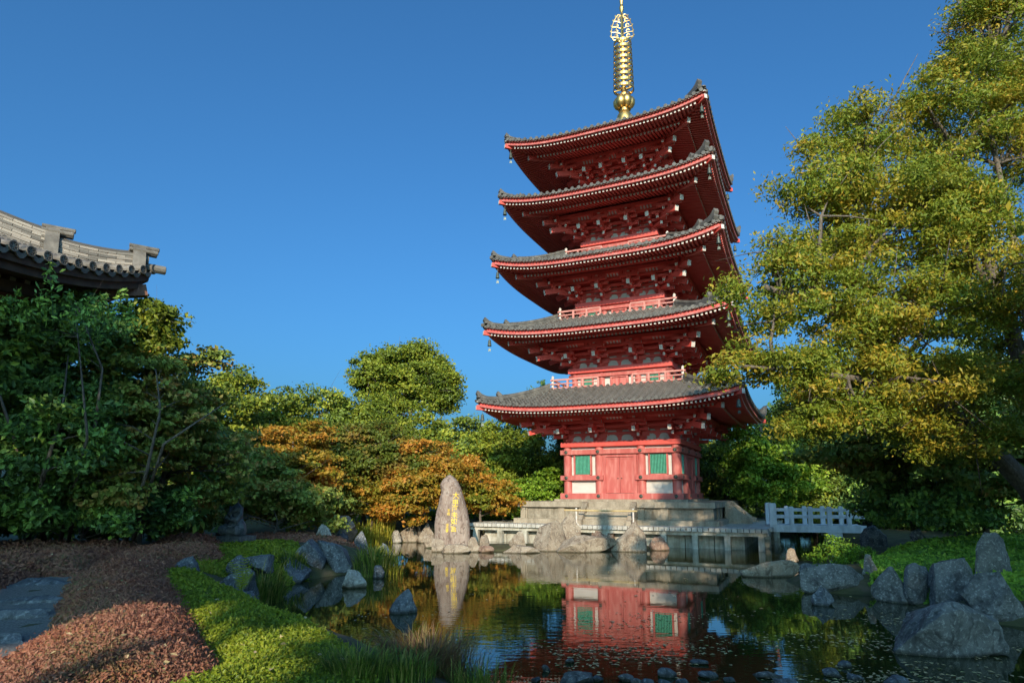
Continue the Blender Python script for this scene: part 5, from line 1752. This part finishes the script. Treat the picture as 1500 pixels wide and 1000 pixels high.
rng = np.random.default_rng(5)
fc = atz(352, 896, .5)
mb = MB()
for j in range(4):                                       # fern
    a0 = (-.5, .15, .5, .9)[j]; hh = (.85, 1.0, .7, .5)[j]
    pts = [Vector((math.sin(a0) * hh * f * f * .7, -.12 * f, hh * (f - .15 * f * f))) for f in np.linspace(0, 1, 14)]
    mb.tube(pts, [.007 * (1 - .8 * f) for f in np.linspace(0, 1, 14)], 4)
    for i, p in enumerate(pts[2:]):
        ln = .16 * math.sin(math.pi * min(1, (i + 2) / 13.0) ** .8) + .02
        for s in (-1, 1):
            q = p + Vector((s * ln, -.03, ln * .35)); e = Vector((0, -.004, .009))
            mb.add([tuple(p - e), tuple(p.lerp(q, .5) - e * .8), tuple(q), tuple(p.lerp(q, .5) + e * .8), tuple(p + e)], [(0, 1, 2, 3, 4)], 0, .5 + .3 * rng.random())
fo = mb.build('fern', LF['az_green'], tinted=True)
fo.location = (fc.x, fc.y, g1(fc.x, fc.y) + .1)
tag(fo, 'light green fern fronds before the big dark shore rock', 'fern')

# fallen leaves drifting on the water
rng = np.random.default_rng(9)
mb = MB()
n = 42000
x, y = rng.uniform(-4, 16, n), rng.uniform(8.6, 26, n)
st_ = np.sin(y * 2.1 + np.sin(x * .8) * 1.3) + .7 * np.sin(x * 1.1 - y * .6 + 1) + .5 * np.sin(x * 3.1 + y * 4.3)     # drifted into streaks
wgt = np.clip((17 - y) / 6, .05, 1) * np.where(x > .6 + (y - 9) * .12, 1, .25)
k = (sdist(x, y, POND) < -.05) & (rng.random(n) < wgt * np.clip(.3 + .5 * st_, .02, 1) * .8)
x, y = x[k], y[k]
P_ = np.stack([x, y, np.full(len(x), WZ + .008) + rng.uniform(0, .004, len(x))], 1)
mb.leaves(P_, np.tile([0, 0, 1.0], (len(x), 1)) + rng.normal(size=(len(x), 3)) * .05, .085, .05, rng, 0, rng.random(len(x)))
tag(mb.build('floating_leaves', LF['litter'], tinted=True), 'small fallen leaves drifting on the dark pond', 'fallen leaves', kind='stuff')

# ------------------------------------------------------------------ unseen trees and a pole, added and shaped to throw shade into the garden
SG = 'unseen shadow trees added behind the eye'
for j, (x, y, z, r, rz, lab) in enumerate([(-13, -6, 12.0, 4.2, 4.2, 'tallest unseen shadow tree added behind the eye, leftmost of its row'), (-9.2, -11, 11.0, 3.1, 4.2, 'slim tall unseen shadow tree added behind the eye, second from the left'), (-4.9, -12.5, 11.2, 2.0, 1.5, 'small high crowned unseen shadow tree added behind the eye between two broad ones'), (1.1, -12, 8.6, 4.2, 2.9, 'broad unseen shadow tree added behind the eye near the pole'),
                                           (8.2, -12, 9.8, 4.4, 4.0, 'broad unseen shadow tree added behind the eye on the right'), (11.7, -11, 11.6, 2.0, 2.4, 'narrow high crowned unseen shadow tree added behind the eye on the right'), (15.5, -10, 10.3, 5, 4.6, 'tall unseen shadow tree added behind the eye, second from the right'), (24, -6, 10, 5, 5, 'tall unseen shadow tree added behind the eye, rightmost of its row')]):
    tree('shadow_tree', lab, 'tree', [(Vector((x, y, z)), r, 2.6, rz)], 'ever', base=(x, y), trunk_r=.3, L=.55, Wd=.35, clump=.8, per=85, dens=1.1, seed=120 + j, limbs=8, group=SG)
pole = tag(empty('shadow_pole', (2.75, -6.0, 1.0)), 'unseen tall grey pole added behind the eye for its shadow', 'pole')  # unseen pole, added to cast the shadow strip on the podium
mb = MB(); mb.lathe([(.46, 0), (.36, 16.6), (.3, 16.7)], (0, 0, 0), 16); mb.build('shaft', M['conc_stain'], pole)
mb = MB(); mb.lathe([(.8, 0), (.8, .25), (.5, .3)], (0, 0, -.02), 16); mb.build('footing', M['conc_stain'], pole)
